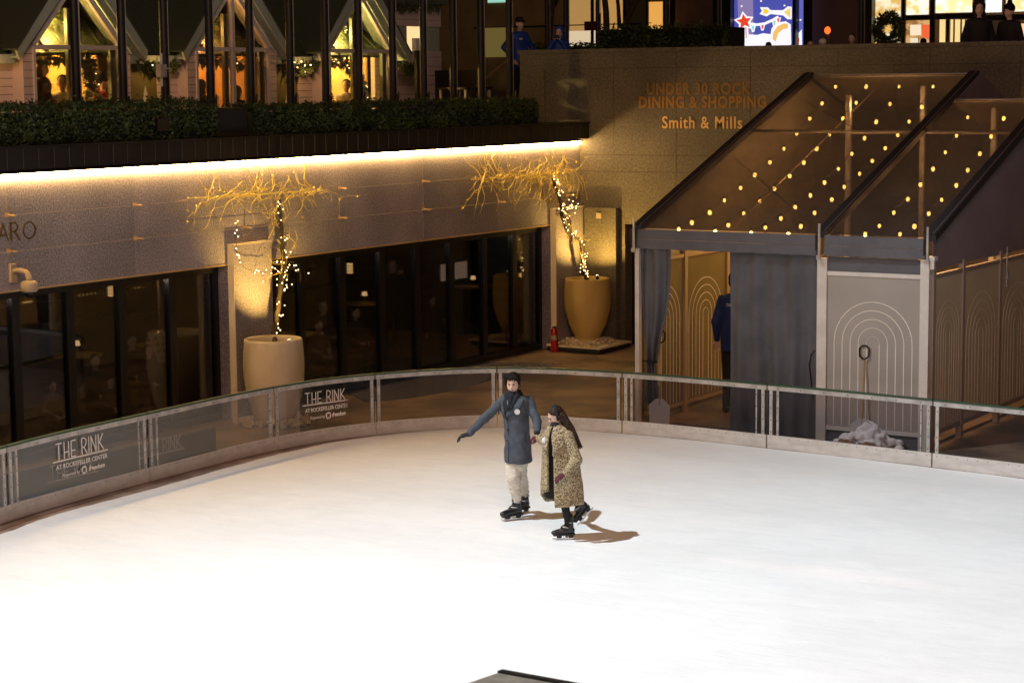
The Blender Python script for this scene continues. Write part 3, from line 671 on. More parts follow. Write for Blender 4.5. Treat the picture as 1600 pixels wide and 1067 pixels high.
# ================================================================== TENT
XL, XM, XR = -15.14, -12.10, -10.45
SL = (5.37-3.06)/(34.29-27.9)
def rz(y): return 3.06+SL*(y-27.9)
YR1, YR2 = 34.29, 33.11
tn = thing('entrance_tent', 'clear roofed grey marquee with string lights and arch patterned side panels', 'marquee', (XM, 31, 0))
for x0, x1, yr in ((XL+.07, XM-.08, YR1), (XM+.08, XR-.08, YR2)):
    m = MB(); m.prism([(x0, YT, rz(YT)), (x1, YT, rz(YT)), (x1, yr, rz(yr)), (x0, yr, rz(yr))], (0, 0, .006)); m.build('roof_sheet', M['vinyl'], tn)
    m = MB(); m.tube([(x0-.05, yr, rz(yr)-.02), (x1+.05, yr, rz(yr)-.02)], .03, 8); yq = YT+3.98
    m.tube([(x0-.05, yq, rz(yq)-.06), (x1+.05, yq, rz(yq)-.06)], .028, 8); m.build('purlin', M['alu2'], tn, True)
for x, ya, yb in ((XL, YT, YR1), (XM, YT, YR1), (XR, YT, YR1-.6)):
    m = MB(); m.bar((x, ya-.02, rz(ya)), (x, yb, rz(yb)), .17, .10); ra = m.build('rafter', M['fabric2'] if x == 9 else mat('rafter sleeve', (.03, .026, .03), .55), tn)
    m = MB(); m.bar((x+.05, ya-.02, rz(ya)+.058), (x+.05, yb, rz(yb)+.058), .018, .014); m.build('keder_rail', mat('keder rail', (.32, .24, .25), .3, .6), ra)
# rear slopes and gable infill in fabric
m = MB(); m.prism([(XL, YR1+.02, rz(YR1)), (XM, YR1+.02, rz(YR1)), (XM, YW-.05, 4.7), (XL, YW-.05, 4.7)], (0, 0, .01)); m.prism([(XM+.01, YR2+.02, rz(YR2)), (XR, YR2+.02, rz(YR2)), (XR, YW-.05, 3.9), (XM+.01, YW-.05, 3.9)], (0, 0, .01)); m.build('rear_roof', M['liner'], tn)
m = MB(); m.prism([(XM+.10, YR2+.03, rz(YR2)), (XM+.10, YR1, rz(YR1)), (XM+.10, YW-.06, 4.68), (XM+.10, YW-.06, 3.9)], (.01, 0, 0)); m.build('upstand', M['fabric2'], tn)
m = MB(); m.prism([(XR+.012, YT+.05, 2.60), (XR+.012, YW-.1, 2.60), (XR+.012, YW-.1, 4.1), (XR+.012, YR1-.6, rz(YR1-.6)-.06), (XR+.012, YT+.05, rz(YT)-.05)], (.012, 0, 0)); m.build('gable_cloth', M['fabric2'], tn)
# valances, front
for x0, x1 in ((XL+.02, XM-.05), (XM+.06, XR-.04)):
    m = MB(); n = 20
    for j, (zt, zb, off) in enumerate(((3.05, 2.90, -.05), (2.90, 2.755, -.065))):
        rings = [[(x0+(x1-x0)*k/n, YT+off-.006*math.sin(k*1.9)*j, zt if j == 0 else zt-.003), (x0+(x1-x0)*k/n, YT+off-.015-.008*math.sin(k*1.7), zb+.006*math.sin(k*2.1)*j)] for k in range(n+1)]
        m.loft([[a, b, (b[0], b[1]+.012, b[2]), (a[0], a[1]+.012, a[2])] for a, b in rings])
    m.build('valance', M['fabric'], tn, False)
# posts and fittings
def post(x, y, w=.10, z1=2.75, mt='alu2', d=.08):
    m = MB(); m.box((x-w/2, y-d/2, 0), (x+w/2, y+d/2, z1)); return m.build('post', M[mt], tn)
post(XL, YT, .07); post(XM+.02, YT, .15, 2.72); post(XR-.06, YT, .13, 2.74)
for x in (XL-.02, XM, XR-.0):
    m = MB(); m.bar((x, YT-.10, 2.70), (x, YT-.10, 3.22), .025, .03); m.box((x-.035, YT-.13, 2.70), (x+.03, YT-.09, 2.76)); m.build('ratchet', M['alu'], tn)
    m = MB(); m.box((x-.075, YT-.075, 2.76), (x-.03, YT-.03, 3.05)); m.build('strap', M['black'], tn)
m = MB(); m.box((XR-.02, YT-.09, 2.74), (XR+.10, YT+.05, 2.80)); m.box((XR+.03, YT-.08, 2.62), (XR+.09, YT-.02, 2.74)); m.build('corner_bracket', M['alu2'], tn)
def arch_panel(o, X, N, w, z0, z1, mt, nm='wall_panel', parent=tn, nar=5):
    o = Vector(o); X = Vector(X); N = Vector(N)
    m = MB(); a = o; b = o+X*w
    m.prism([a+Vector((0, 0, z0)), b+Vector((0, 0, z0)), b+Vector((0, 0, z1)), a+Vector((0, 0, z1))], N*.02)
    m.m = 1; cx = w/2; R0 = w*.42; top = z1-.36*(z1-z0)/2.2-R0
    for k in range(nar):
        r_ = R0*(1-k/(nar-.35)*.98) if nar else R0
        r_ = R0-(R0-.09*w/1.3)*k/(nar-1)
        pts = [(cx-r_, z0+.02)]+[(cx-r_*math.cos(q), top+r_*math.sin(q)) for q in [math.pi*j/16 for j in range(17)]]+[(cx+r_, z0+.02)]
        m.stroke(pts, .012, o+N*.0205, X, Vector((0, 0, 1)), N, .003)
    return m.build(nm, [mt, M['line']], parent)
# front bay: rails and panel
for z_ in (2.47, .20): m = MB(); m.box((XM+.10, YT-.03, z_), (XR-.125, YT+.03, z_+.06)); m.build('rail', M['alu2'], tn)
m = MB(); m.box((XM+.10, YT-.005, 2.53), (XR-.125, YT+.01, 2.74)); m.build('top_infill', M['fabric'], tn)
arch_panel((XM+.10, YT+.005, 0), XW, (0, -1, 0), XR-.125-XM-.10, .26, 2.47, M['taupe'])
m = MB(); m.box((XM+.10, YT+.0, .0), (XR-.125, YT+.02, .2)); m.build('base_infill', M['fabric'], tn)
# right side wall
panel_lightened = mat('lightened side panel', (.60, .52, .38), .45, col2=(.66, .57, .42), scale=1)  # side panel colour lightened to make up for weak light on this wall
ysd = [YT+.10, 29.22, 30.86, 32.5, 34.1, 35.7]
for a, b in zip(ysd, ysd[1:]):
    arch_panel((XR+.0, a+.05, 0), YV, XW, b-a-.10, .26, 2.47, panel_lightened)
    for z_ in (2.475, .20): m = MB(); m.box((XR-.03, a+.05, z_), (XR+.035, b-.05, z_+.055)); m.build('rail', mat('bronze aluminium', (.36, .29, .25), .5, .1), tn)
for y in ysd:
    m = MB(); m.box((XR-.04, y-.045, 0), (XR+.045, y+.045, 2.66)); m.build('post', mat('taupe post', (.36, .30, .27), .5), tn)
m = MB(); m.bar((XR+.10, 30.95, 2.1), (XR+.10, 30.95, 2.72), .02, .02); m.bar((XR+.09, 30.95, 2.28), (XR+.13, 30.95, 2.28), .05, .10); m.build('ratchet', M['alu'], tn)
# left side wall (inside face towards the camera) and rear wall
for a, b in zip(ysd, ysd[1:]):
    pass
m = MB(); m.prism([(XL-.01, YT+.06, .01), (XL-.01, YW-.1, .01), (XL-.01, YW-.1, 4.65), (XL-.01, YR1, rz(YR1)-.06), (XL-.01, YT+.06, rz(YT)-.06)], (-.012, 0, 0)); m.build('left_cloth', M['liner'], tn)
YB = 33.2
for a, b in ((XL+.02, -13.9), (-13.9, -12.62), (-12.62, -11.34), (-11.34, XR-.06)):
    pass
# inner wall of arch panels running back along the left side
IX = XL+.06
brz = mat('bronze frame', (.42, .31, .17), .5, .1)
ysl = [YT+.10, 29.38, 30.90, 32.5, 34.1, 35.7]
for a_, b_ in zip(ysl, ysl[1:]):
    arch_panel((XL+.012, a_+.05, 0), YV, XW, b_-a_-.10, .2, 2.50, M['panel_dimmed'])
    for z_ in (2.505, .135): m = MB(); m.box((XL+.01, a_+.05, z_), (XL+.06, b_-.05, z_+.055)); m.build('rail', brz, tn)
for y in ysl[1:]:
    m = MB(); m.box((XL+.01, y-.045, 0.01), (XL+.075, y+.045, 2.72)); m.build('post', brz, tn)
# posts and cables seen through the roof
for x, y in ((-14.1, 33.6), (-12.9, 34.0), (-11.3, 33.0)):
    m = MB(); m.box((x-.04, y-.04, 0), (x+.04, y+.04, rz(min(y, YR1))-.1)); m.build('post', M['alu2'], tn)
RN = Vector((0, -SL, 1)).normalized()
def rp(px, py, dz=0): return atp(px, py, (0, YT, 3.06+dz), RN)
for L in (((1140, 362), (1390, 118)), ((1146, 245), (1284, 364)), ((1260, 160), (1400, 235))):
    m = MB(); m.tube([rp(*L[0], -.08), rp(*L[1], -.08)], .007 if L[0][0] != 1140 else .010, 5); m.build('cable', M['wire'] if L[0][0] == 1140 else M['blackmat'], tn)
# tent floor edge board inside
m = MB(); m.box((XL+.1, YT+.3, .006), (XR-.1, YW-.2, .03)); m.build('tent_floor', M['paving'], tn)
# curtains
def curtain(name, label, xa, xb, ztop, zbot, y, n, amp, waist=None):
    t = thing(name, label, 'curtain', ((xa+xb)/2, y, zbot), 'slate curtains at the tent entrance')
    m = MB(); rows = 24; rings = []
    for i in range(rows+1):
        s = i/rows; z = ztop+(zbot-ztop)*s; ra = []
        a, b = xa, xb
        if waist:
            wz, wf = waist; k = math.exp(-((s-wz)/.28)**2); c = xa+(xb-xa)*.30; w = (xb-xa)*(1-k*(1-wf)); w *= (1 if s < wz else .75)
            a = c-w*.30; b = a+w
        for j in range(n+1):
            u = j/n; ph = u*n*.55+.8*math.sin(s*2.3+u*5)
            ra.append((a+(b-a)*u, y+amp*(.5+.5*s)*math.sin(ph)+amp*.5*math.sin(ph*.43+s*3), z+(.02*math.sin(u*9) if i == rows else 0)))
        rings.append(ra)
    b2 = [[(p[0], p[1]+.006, p[2]) for p in r] for r in rings]
    m.loft(rings, closed=False); m.loft(b2, closed=False)
    m.build('cloth', M['curtain'], t, True)
    if waist:
        zz = ztop+(zbot-ztop)*waist[0]; m = MB(); w = (xb-xa)*waist[1]; m.tube([(xa+(xb-xa)*.30-w*.35, y-.07, zz), (xa+(xb-xa)*.30+w*.3, y-.08, zz+.01), (xa+(xb-xa)*.30+w*.75, y-.03, zz)], .012, 6); m.build('tieback', M['black'], t)
curtain('entrance_curtain', 'wide closed slate curtain at the middle of the tent front', -13.60, XM-.08, 2.76, .03, YT+.04, 60, .035)
curtain('entrance_curtain', 'gathered slate curtain tied back at the left tent post', XL+.03, XL+.56, 2.76, .35, YT+.0, 34, .045, (.72, .42))
m = MB(); m.tube([(XM-.10, YT-.03, .62), (XM-.16, YT-.05, 1.15), (XM-.13, YT-.05, 1.30), (XM-.07, YT-.04, 1.36)], .012, 6)
tag(m.build('cable_loop', M['black']), 'black cable looping down beside the white tent post', 'cable')
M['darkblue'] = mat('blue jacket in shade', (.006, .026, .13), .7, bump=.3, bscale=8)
# string lights
BL = [[(840, 92), (786, 160), (736, 221), (684, 282), (632, 342), (576, 397), (515, 448), (457, 500), (392, 550), (333, 599), (261, 640), (208, 665)],
      [(963, 92), (923, 157), (870, 221), (816, 284), (764, 342), (712, 398), (655, 452), (594, 503), (535, 554), (470, 602), (408, 650), (355, 674)],
      [(1096, 92), (1060, 162), (1004, 234), (957, 300), (906, 363), (852, 423), (796, 478), (739, 530), (677, 578), (620, 623), (557, 660), (500, 680)],
      [(1233, 92), (1188, 174), (1137, 233), (1091, 287), (1041, 340), (988, 391), (937, 443), (875, 496), (825, 547), (756, 600), (700, 655), (650, 684)],
      [(1373, 216), (1328, 290), (1283, 357), (1233, 424), (1182, 487), (1132, 545), (1075, 600), (1017, 653), (960, 686)],
      [(1518, 220), (1467, 292), (1422, 362), (1373, 428), (1327, 490), (1268, 548), (1216, 604), (1158, 655), (1100, 686)]]
wh = ['leftmost string of globe bulbs under the wide clear roof bay', 'second string of globe bulbs from the left under the wide roof bay', 'third string of globe bulbs from the left under the wide roof bay', 'fourth string of globe bulbs, beside the middle rafter of the wide bay', 'left string of globe bulbs under the narrow roof bay', 'right string of globe bulbs under the narrow roof bay']
for k, L in enumerate(BL):
    pts = [rp(980+a/2.5806, 100+b/2.58, -.22) for a, b in L]
    t = thing('string_lights', wh[k], 'string lights', tuple(pts[0]), 'strings of bulbs under the tent roof')
    m = MB(); q = []
    for a, b in zip(pts, pts[1:]): q += [a+Vector((0, 0, .07)), (a+b)/2+Vector((0, 0, .02))]
    q.append(pts[-1]+Vector((0, 0, .07))); m.tube(q, .006, 4); m.build('cord', mat('brown cord', (.10, .07, .045), .6), t)
    for j, p in enumerate(pts):
        kb = rnd.uniform(.75, 1.05); m = MB(); m.ell(p, (.031*kb, .031*kb, .040*kb), None, 10, 6); b = m.build('bulb', E_BULB, t, True)
        m = MB(); m.lathe([(.014, .03), (.014, .07)], tuple(p), 6, True); m.build('socket', M['blackmat'], b)
        if j in (1, 3, 5, 8):
            lamp('bulb_lamp', 'POINT', p-Vector((0, 0, .06)), None, 24 if j < 6 else 2.2, (1.0, .55, .22), .04)
# things around the tent
c = at(1352, 701, 'z', 0)
heap = thing('snow_heap', 'heap of scraped snow behind the barrier, below the arch patterned panel', 'snow', (c.x, c.y+.1, 0))
m = MB()
for _ in range(260):
    a = rnd.uniform(0, 6.28); d = abs(rnd.gauss(0, .17)); s = rnd.uniform(.05, .09); h = max(0, .36*(1-d/.45))
    m.ell((c.x+d*math.cos(a)*1.35, c.y+.1+d*math.sin(a)*.7, rnd.uniform(.1, 1)*h+.01), (s, s*.8, s*.8), Matrix.Rotation(rnd.uniform(0, 3), 3, 'X'), 7, 5)
hp = m.blob('snow', mat('scraped snow', (.80, .78, .78), .8, col2=(.88, .87, .87), scale=9, bump=.6, bscale=30), heap, .022, 1, local=False)
for v in hp.data.vertices: v.co += v.normal*.02*noise.noise(v.co*18)
def shovel(x, y, z0, lean, label, blade=True):
    t = thing('snow_shovel', label, 'shovel', (x, y, z0), 'snow shovels leaning at the tent')
    a = Vector((x, y, z0)); d = Vector((lean[0], lean[1], 1)).normalized(); top = a+d*1.25
    m = MB(); m.tube([a+d*.3, top], .016, 8); m.build('shaft', mat('wooden shaft', (.35, .25, .12), .6), t)
    m = MB(); s = Vector((1, 0, 0)); m.tube([top, top+d*.05-s*.07, top+d*.16-s*.075, top+d*.2-s*.03, top+d*.2+s*.03, top+d*.16+s*.075, top+d*.05+s*.07, top], .014, 6); m.build('grip', M['boot'], t)
    m = MB(); n = Vector((0, -1, .1)).normalized()
    m.prism([a+s*.17, a+s*.18+d*.30, a+s*.06+d*.40, a-s*.06+d*.40, a-s*.18+d*.30, a-s*.17], n*.012); m.build('blade', mat('grey plastic blade', (.50, .48, .48), .5), t)
p = at(1346, 560, 'y', YT-.12)
shovel(p.x+.05, YT-.20, .03, (-.03, .12), 'shovel with a black loop grip leaning on the arch patterned tent front')
p = at(1033, 650, 'y', YT-.05)
shovel(p.x, YT-.10, .06, (-.05, .12), 'grey shovel behind the barrier below the tied back curtain')

# ================================================================== FLAG POLES
yps = [23.09, 24.11, 25.08, 26.18, 27.21, 28.28, 29.28, 30.27, 31.32, 32.32, 33.32, 34.31, 35.35]
def flagpole(x, y, z0, label, r=.068, group='bare dark flag poles along the terrace'):
    t = thing('flag_pole', label, 'flag pole', (x, y, z0), group)
    m = MB(); m.tube([(x, y, z0), (x, y, z0+1.0), (x, y, z0+9)], [r, r, r*.7], 14); m.build('shaft', M['bronze'], t, True)
    m = MB(); m.tube([(x+r+.03, y, z0+.95), (x+r+.02, y+.01, z0+2.5), (x+r+.02, y, z0+9)], .006, 4)
    m.tube([(x+r+.03, y, z0+.95), (x+r+.05, y+.05, z0+.72), (x+r+.04, y+.07, z0+1.02), (x+r+.05, y-.02, z0+.80), (x+r+.04, y+.03, z0+.98)], .008, 5); m.build('halyard', M['seam'], t)
    m = MB(); m.box((x+r, y-.012, z0+.84), (x+r+.05, y+.012, z0+1.0)); m.bar((x+r+.05, y, z0+.80), (x+r+.05, y, z0+1.04), .02, .02); m.build('cleat', M['black'], t)
ords = ['in front of the left cabin window beside its white mullion', 'in front of the left cabin, before its right corner', 'carrying the small grey box between the left and middle cabins', 'across the left pane of the middle cabin window',
        'across the right half of the middle cabin window', 'in the gap between the middle and right cabins', 'at the left corner of the right cabin', 'across the middle of the right cabin window', 'at the right corner of the right cabin', 'in front of the pink sided cabin beside its window',
        'just right of the pink sided cabin', 'left of the cap wearing person in blue', 'standing in front of the cap wearing person in blue']
for y, o in zip(yps, ords): flagpole(-22.1, y, ZT, 'dark flag pole '+o)
t = thing('junction_box', 'small grey electrical box strapped to a flag pole by the left cabin', 'box', (-22.0, 24.93, 5.1))
m = MB(); m.box((-22.08, 24.86, 5.42), (-21.98, 25.0, 5.62)); m.build('housing', M['alu'], t)
m = MB(); m.bar((-22.03, 24.93, 5.28), (-22.03, 24.93, 5.80), .025, .025); m.bar((-22.03, 24.93, 5.56), (-22.03, 25.14, 5.56), .012, .012); m.build('antenna', M['white'], t)

# ================================================================== CABINS
XC = -24.0
def foliage_rope(m, pts, r, n, size):
    for _ in range(n):
        i = rnd.randrange(len(pts)-1); u = rnd.random(); p = Vector(pts[i]).lerp(Vector(pts[i+1]), u)
        a = Vector((rnd.gauss(0, 1), rnd.gauss(0, 1), rnd.gauss(0, 1))).normalized(); q = p+a*r*rnd.random()**.5
        d = (a+Vector((0, 0, -.2))).normalized(); b = d.orthogonal().normalized(); s = size*rnd.uniform(.6, 1.3)
        m.add([q-b*s*.22, q+b*s*.22, q+d*s], [(0, 1, 2)])
def garland(pts, r, n, label, lights=0, baubles=0):
    t = thing('fir_garland', label, 'garland', tuple(pts[0]), 'fir garlands on the cabins')
    m = MB(); foliage_rope(m, pts, r, n, .09); m.build('sprigs', M['garland'], t)
    for _ in range(lights):
        i = rnd.randrange(len(pts)-1); p = Vector(pts[i]).lerp(Vector(pts[i+1]), rnd.random())+Vector((r*.8, rnd.gauss(0, r*.6), rnd.gauss(0, r*.6)))
        m = MB(); m.ell(p, (.013,)*3, None, 6, 4); m.build('bulb', E_FAIRY, t)
    for _ in range(baubles):
        i = rnd.randrange(len(pts)-1); p = Vector(pts[i]).lerp(Vector(pts[i+1]), rnd.random())+Vector((r*.5, rnd.gauss(0, r*.5), rnd.gauss(0, r*.5)))
        m = MB(); m.ell(p, (.04,)*3, None, 10, 6); m.build('bauble', M['red'], t, True)
    return t
def cabin(yc, label, hw=1.24, wall_l=0.7, wall_r=.7, warm=1.0, col=(1, .6, .2)):
    t = thing('holiday_cabin', label, 'cabin', (XC, yc, ZT), 'green roofed cabins with gabled windows')
    ow = 1.0; zb = 5.92; zs = 5.86; ap = zs+hw*1.02   # gable wall apex
    # gable wall around the window: left strip, right strip, below
    oa = zb+(ow-.02)*1.02-.02
    m = MB()
    for s in (-1, 1):
        m.prism([(XC, yc+s*ow, ZT), (XC, yc+s*hw, ZT), (XC, yc+s*hw, zs), (XC, yc+s*ow, zb+.10)], (-.10, 0, 0))
    m.box((XC-.1, yc-ow, ZT), (XC, yc+ow, 4.62))
    # side cheeks of the projecting gable
    for s in (-1, 1): m.prism([(XC-.102, yc+s*hw, ZT), (XC-.102, yc+s*hw, zs), (XC-.245, yc+s*hw, zs), (XC-.245, yc+s*hw, ZT)], (0, -s*.08, 0))
    m.m = 1
    z = ZT+.3
    while z < zs-.05:
        for s in (-1, 1):
            m.box((XC+.001, yc+s*ow, z), (XC+.004, yc+s*hw, z+.008))
        z += .128
    m.build('gable_wall', [M['siding'], M['groove']], t)
    for s, w in ((-1, wall_l), (1, wall_r)):  # main wall between gables
        if not w: continue
        m = MB(); m.box((XC-.34, yc+s*(hw-.02), ZT), (XC-.24, yc+s*(hw+w), 5.80)); m.m = 1; z = ZT+.3
        while z < 5.75:
            m.box((XC-.239, yc+s*(hw), z), (XC-.236, yc+s*(hw+w), z+.008)); z += .128
        m.build('side_wall', [M['siding'], M['groove']], t)
    # trims
    f = MB()
    f.box((XC-.05, yc-ow, zb-.035), (XC+.03, yc+ow, zb+.035))
    f.box((XC-.05, yc-.035, 4.6), (XC+.032, yc+.035, oa+.05))
    for s in (-1, 1):
        f.box((XC-.05, yc+s*ow-.025, 4.6), (XC+.028, yc+s*ow+.025, zb+.0))
        a = Vector((XC, yc+s*(ow+.02), zb+.03)); b = Vector((XC, yc, oa+.10)); dd = (b-a).normalized(); u = Vector((0, -dd.z, dd.y))*(1 if s > 0 else 1)
        f.bar(a, b, .07, .075, (0, -dd.z*s, dd.y*s))
    w = f.build('window_frame', M['trimw'], t)
    m = MB()
    for s in (-1, 1):
        m.box((XC-.13, yc-s*.30-.07, 4.6), (XC-.10, yc-s*.30+.07, zb)) if False else None
    m.box((XC-.13, yc-.16, 4.6), (XC-.06, yc-.05, oa-.35)); m.box((XC-.13, yc+ow-.17, 4.6), (XC-.06, yc+ow-.03, zb-.04)); m.build('inner_jamb', M['trimg'], w)
    m = MB()
    m.prism([(XC-.02, yc-ow, 4.62), (XC-.02, yc+ow, 4.62), (XC-.02, yc+ow, zb+.05), (XC-.02, yc, oa+.02), (XC-.02, yc-ow, zb+.05)], (-.006, 0, 0)); m.build('pane', M['cabglass'], w)
    # gable infill above opening (white band following the rake)
    m = MB()
    for s in (-1, 1):
        m.prism([(XC, yc+s*(ow+.02), zb+.05), (XC, yc+s*(hw), zs), (XC, yc, zs+hw*1.02), (XC, yc, oa+.14)], (-.09, 0, 0))
    m.build('gable_band', M['trimw'], t)
    # barge boards in sage green
    m = MB()
    for s in (-1, 1):
        a = Vector((XC+.16, yc+s*(hw+.22), zs-.14)); b = Vector((XC+.16, yc, zs+hw*1.02+.10)); dd = (b-a).normalized()
        m.prism([a, b, b+Vector((0, 0, .30)), a+Vector((0, s*.06, .16))], (-.05, 0, 0))
        m.prism([a+Vector((-.05, 0, .02)), b+Vector((-.05, 0, .02)), b+Vector((-.6, 0, .02)), a+Vector((-.6, 0, .02))], (0, 0, .03))
    m.build('barge_board', M['trimg'], t)
    m = MB()
    for s in (-1, 1):
        a = Vector((XC+.18, yc+s*(hw+.29), zs-.0)); b = Vector((XC+.18, yc, zs+hw*1.02+.42))
        m.prism([a, b, b+Vector((-3.2, 0, 0)), a+Vector((-1.1, 0, 0))], (0, 0, .03))
    # main roof rising behind, with standing seams
    y0, y1 = yc-hw-wall_l, yc+hw+wall_r
    m.prism([(XC-.12, y0, 5.80), (XC-.12, y1, 5.80), (XC-3.2, y1, 8.6), (XC-3.2, y0, 8.6)], (0, 0, .04))
    yy = y0+.1
    while yy < y1:
        m.bar((XC-.12, yy, 5.86), (XC-3.2, yy, 8.66), .02, .03); yy += .45
    m.build('roof', M['roofg'], t)
    for s, w_ in ((-1, wall_l), (1, wall_r)):
        m = MB()
        if w_: m.box((XC-.16, yc+s*(hw+.10), 5.66), (XC-.04, yc+s*(hw+w_), 5.80)); m.build('eave_board', M['trimg'], t)
    # interior
    m = MB(); m.box((XC-2.6, yc-hw, ZT), (XC-2.5, yc+hw, 8.0)); m.box((XC-2.5, yc-hw, ZT), (XC-.72, yc-hw+.05, 6.2)); m.box((XC-2.5, yc+hw-.05, ZT), (XC-.72, yc+hw, 6.2)); m.build('inner_wall', M['woodw'], t)
    m = MB(); m.box((XC-2.485, yc-.75, 5.02), (XC-2.46, yc-.02, 5.06)); m.box((XC-2.485, yc-.75, 5.06), (XC-2.46, yc-.70, 6.0)); m.box((XC-2.485, yc-.05, 5.06), (XC-2.46, yc, 6.0)); m.build('picture_rail', M['trimw'], t)
    m = MB(); m.box((XC-1.75, yc-hw+.1, ZT+.42), (XC-.65, yc+hw-.1, ZT+.46)); m.box((XC-1.7, yc-hw+.1, ZT), (XC-1.6, yc+hw-.1, ZT+.42)); m.build('bench', M['woodf'], t)
    m = MB(); m.tube([(XC-1.5, yc+.25, 6.6), (XC-1.5, yc+.25, 6.12)], .01, 5); m.lathe([(.02, .10), (.09, .0)], (XC-1.5, yc+.25, 6.05), 12); m.build('pendant_lamp', M['brass'], t)
    lamp('cabin_lamp_and_fill', 'POINT', (XC-1.7, yc+.25, 5.98), None, 430*warm, col, .03); lamp('cabin_lamp_and_fill', 'POINT', (XC-.30, yc-.2, 6.25), None, 110*warm, col, .012)  # pendant's light, then an unseen fill added close to the window
    return t
cabin(25.14, 'green roofed cabin at the left with a man in a cream sweater in its window', wall_l=3.0, wall_r=.73, warm=1.0, col=(1, .58, .16))
cabin(29.07, 'middle green roofed cabin with a dim reddish window and two dark hooded heads', wall_l=.73, wall_r=.68, warm=.38, col=(1, .42, .12))
cabin(32.92, 'green roofed cabin at the right with lit fir garlands in its window', hw=1.24, wall_l=.68, wall_r=0, warm=1.2, col=(1, .68, .22))
# garlands behind the windows
def arc(yc, z, w, h, x, n=8): return [(x, yc-w+2*w*k/n, z+h*(1-(2*k/n-1)**2)) for k in range(n+1)]
xg = XC-.55
garland([(xg, 24.3, 5.88), (xg, 24.6, 6.12), (xg, 24.95, 6.5), (xg, 25.15, 6.45), (xg, 25.45, 6.25), (xg, 25.9, 6.0)], .16, 1500, 'thick fir garland high in the left cabin window', 8)
garland([(xg, 24.2, 5.80), (xg, 24.8, 5.78), (xg, 25.4, 5.76), (xg, 25.95, 5.72), (xg, 26.02, 5.4), (xg, 26.03, 4.9)], .11, 1700, 'fir garland hanging below the crossbar of the left cabin window', 5)
garland([(xg, 28.15, 5.95), (xg, 28.6, 6.3), (xg, 29.0, 6.5), (xg, 29.5, 6.25), (xg, 29.9, 6.0)], .17, 1300, 'dark fir garland high in the middle cabin window', 9)
garland([(xg, 28.15, 5.78), (xg, 28.8, 5.74), (xg, 29.4, 5.75), (xg, 29.95, 5.66)], .11, 900, 'dark fir garland under the crossbar of the middle cabin window', 4)
garland([(xg, 32.1, 5.95), (xg, 32.5, 6.25), (xg, 32.75, 6.5), (xg, 33.1, 6.2), (xg, 33.6, 5.98)], .14, 1200, 'lit fir garland with red baubles high in the right cabin window', 34, 5)
garland([(xg, 32.0, 5.8), (xg, 32.6, 5.72), (xg, 33.15, 5.72), (xg, 33.5, 5.5), (xg, 33.7, 5.25), (xg, 33.75, 4.98)], .11, 1200, 'lit fir garland with baubles draping down the right cabin window', 34, 4)
garland([(XC-.02, 26.6, 5.66), (XC-.02, 27.1, 5.56), (XC-.02, 27.55, 5.64)], .08, 420, 'short fir garland between the left and middle cabins', 4)
garland([(XC-.02, 30.5, 5.66), (XC-.02, 31.0, 5.55), (XC-.02, 31.5, 5.66)], .09, 500, 'short fir garland between the middle and right cabins', 8)
garland([(XC+.05, 34.25, 5.66), (XC+.05, 34.6, 5.56), (XC+.05, 34.9, 5.64)], .09, 380, 'short fir garland at the corner of the right cabin', 0)
for y_ in (23.2, 27.05, 31.0): lamp('garland_lamp', 'POINT', (XC+.22, y_, 5.55), None, 5.5, (1, .52, .16), .012)
# decorations between cabins
for y, lab in ((26.98, 'glowing paper tree on the olive wall between the left and middle cabins'), (30.92, 'glowing paper tree on the olive wall between the middle and right cabins')):
    m = MB(); zb = 4.95
    for k in range(3): m.prism([(XC-.225, y-.09+k*.02, zb+.09*k), (XC-.225, y+.09-k*.02, zb+.09*k), (XC-.225, y, zb+.09*k+.16)], (.01, 0, 0))
    tag(m.build('tree_ornament', emit('paper tree glow', (1, .55, .2), .25, False)), lab, 'ornament')
    t = thing('wall_panel_olive', 'olive painted wall panel behind the glowing tree '+('left' if y < 28 else 'right')+' of the middle cabin', 'wall panel', (XC-.59, y, ZT)); t.name = 'painted_panel'
    LOC[t.name] = Vector((XC-.59, y, ZT))
    m = MB(); m.box((XC-.236, y-.34, ZT), (XC-.228, y+.30, 5.66)); m.build('panel', M['olive'], t)
# pink cabin on the right
t = thing('sided_cabin', 'pink sided cabin wall with a small lit window, right of the green roofed cabins', 'cabin', (XC-.6, 35.2, ZT))
XP = XC-.5
YP0, YP1 = 34.1, 36.0
wz0, wz1, wy0, wy1 = 5.95, 6.45, 34.95, 36.0
m = MB(); m.box((XP-.1, YP0, ZT), (XP, wy0, 6.9)); m.box((XP-.1, wy0, ZT), (XP, YP1+.5, wz0)); m.box((XP-.1, wy0, wz1), (XP, YP1+.5, 6.9)); m.m = 1
z = ZT+.2
while z < 6.9:
    if z < wz0 or z > wz1: m.box((XP+.001, YP0, z), (XP+.004, YP1+.5, z+.008))
    else: m.box((XP+.001, YP0, z), (XP+.004, wy0, z+.008))
    z += .19
m.build('wall', [M['siding'], M['groove']], t)
m = MB(); m.box((XP-.08, wy0, wz0), (XP-.04, wy0+.35, wz1)); m.box((XP-.08, wy0+.95, wz0), (XP-.04, YP1+.5, wz1)); m.build('shutter', M['trimg'], t)
m = MB(); m.box((XP-.09, wy0+.35, wz0), (XP-.08, wy0+.95, wz1)); m.build('window', emit('lit window', (1, .68, .32), 1.1), t)
m = MB(); m.box((XP-.15, YP0, 6.9), (XP+.1, YP1+.6, 7.0)); m.build('roof_edge', M['roofg'], t)
garland([(XP+.1, 34.2, 6.86), (XP+.1, 35.0, 6.84), (XP+.1, 36.4, 6.86)], .07, 500, 'fir garland along the top of the pink sided cabin', 0)
t = thing('utility_box', 'pale utility box on a black post beside the pink sided cabin', 'box', (-23.2, 34.3, ZT))
p = at(651, 70, 'x', -23.2)
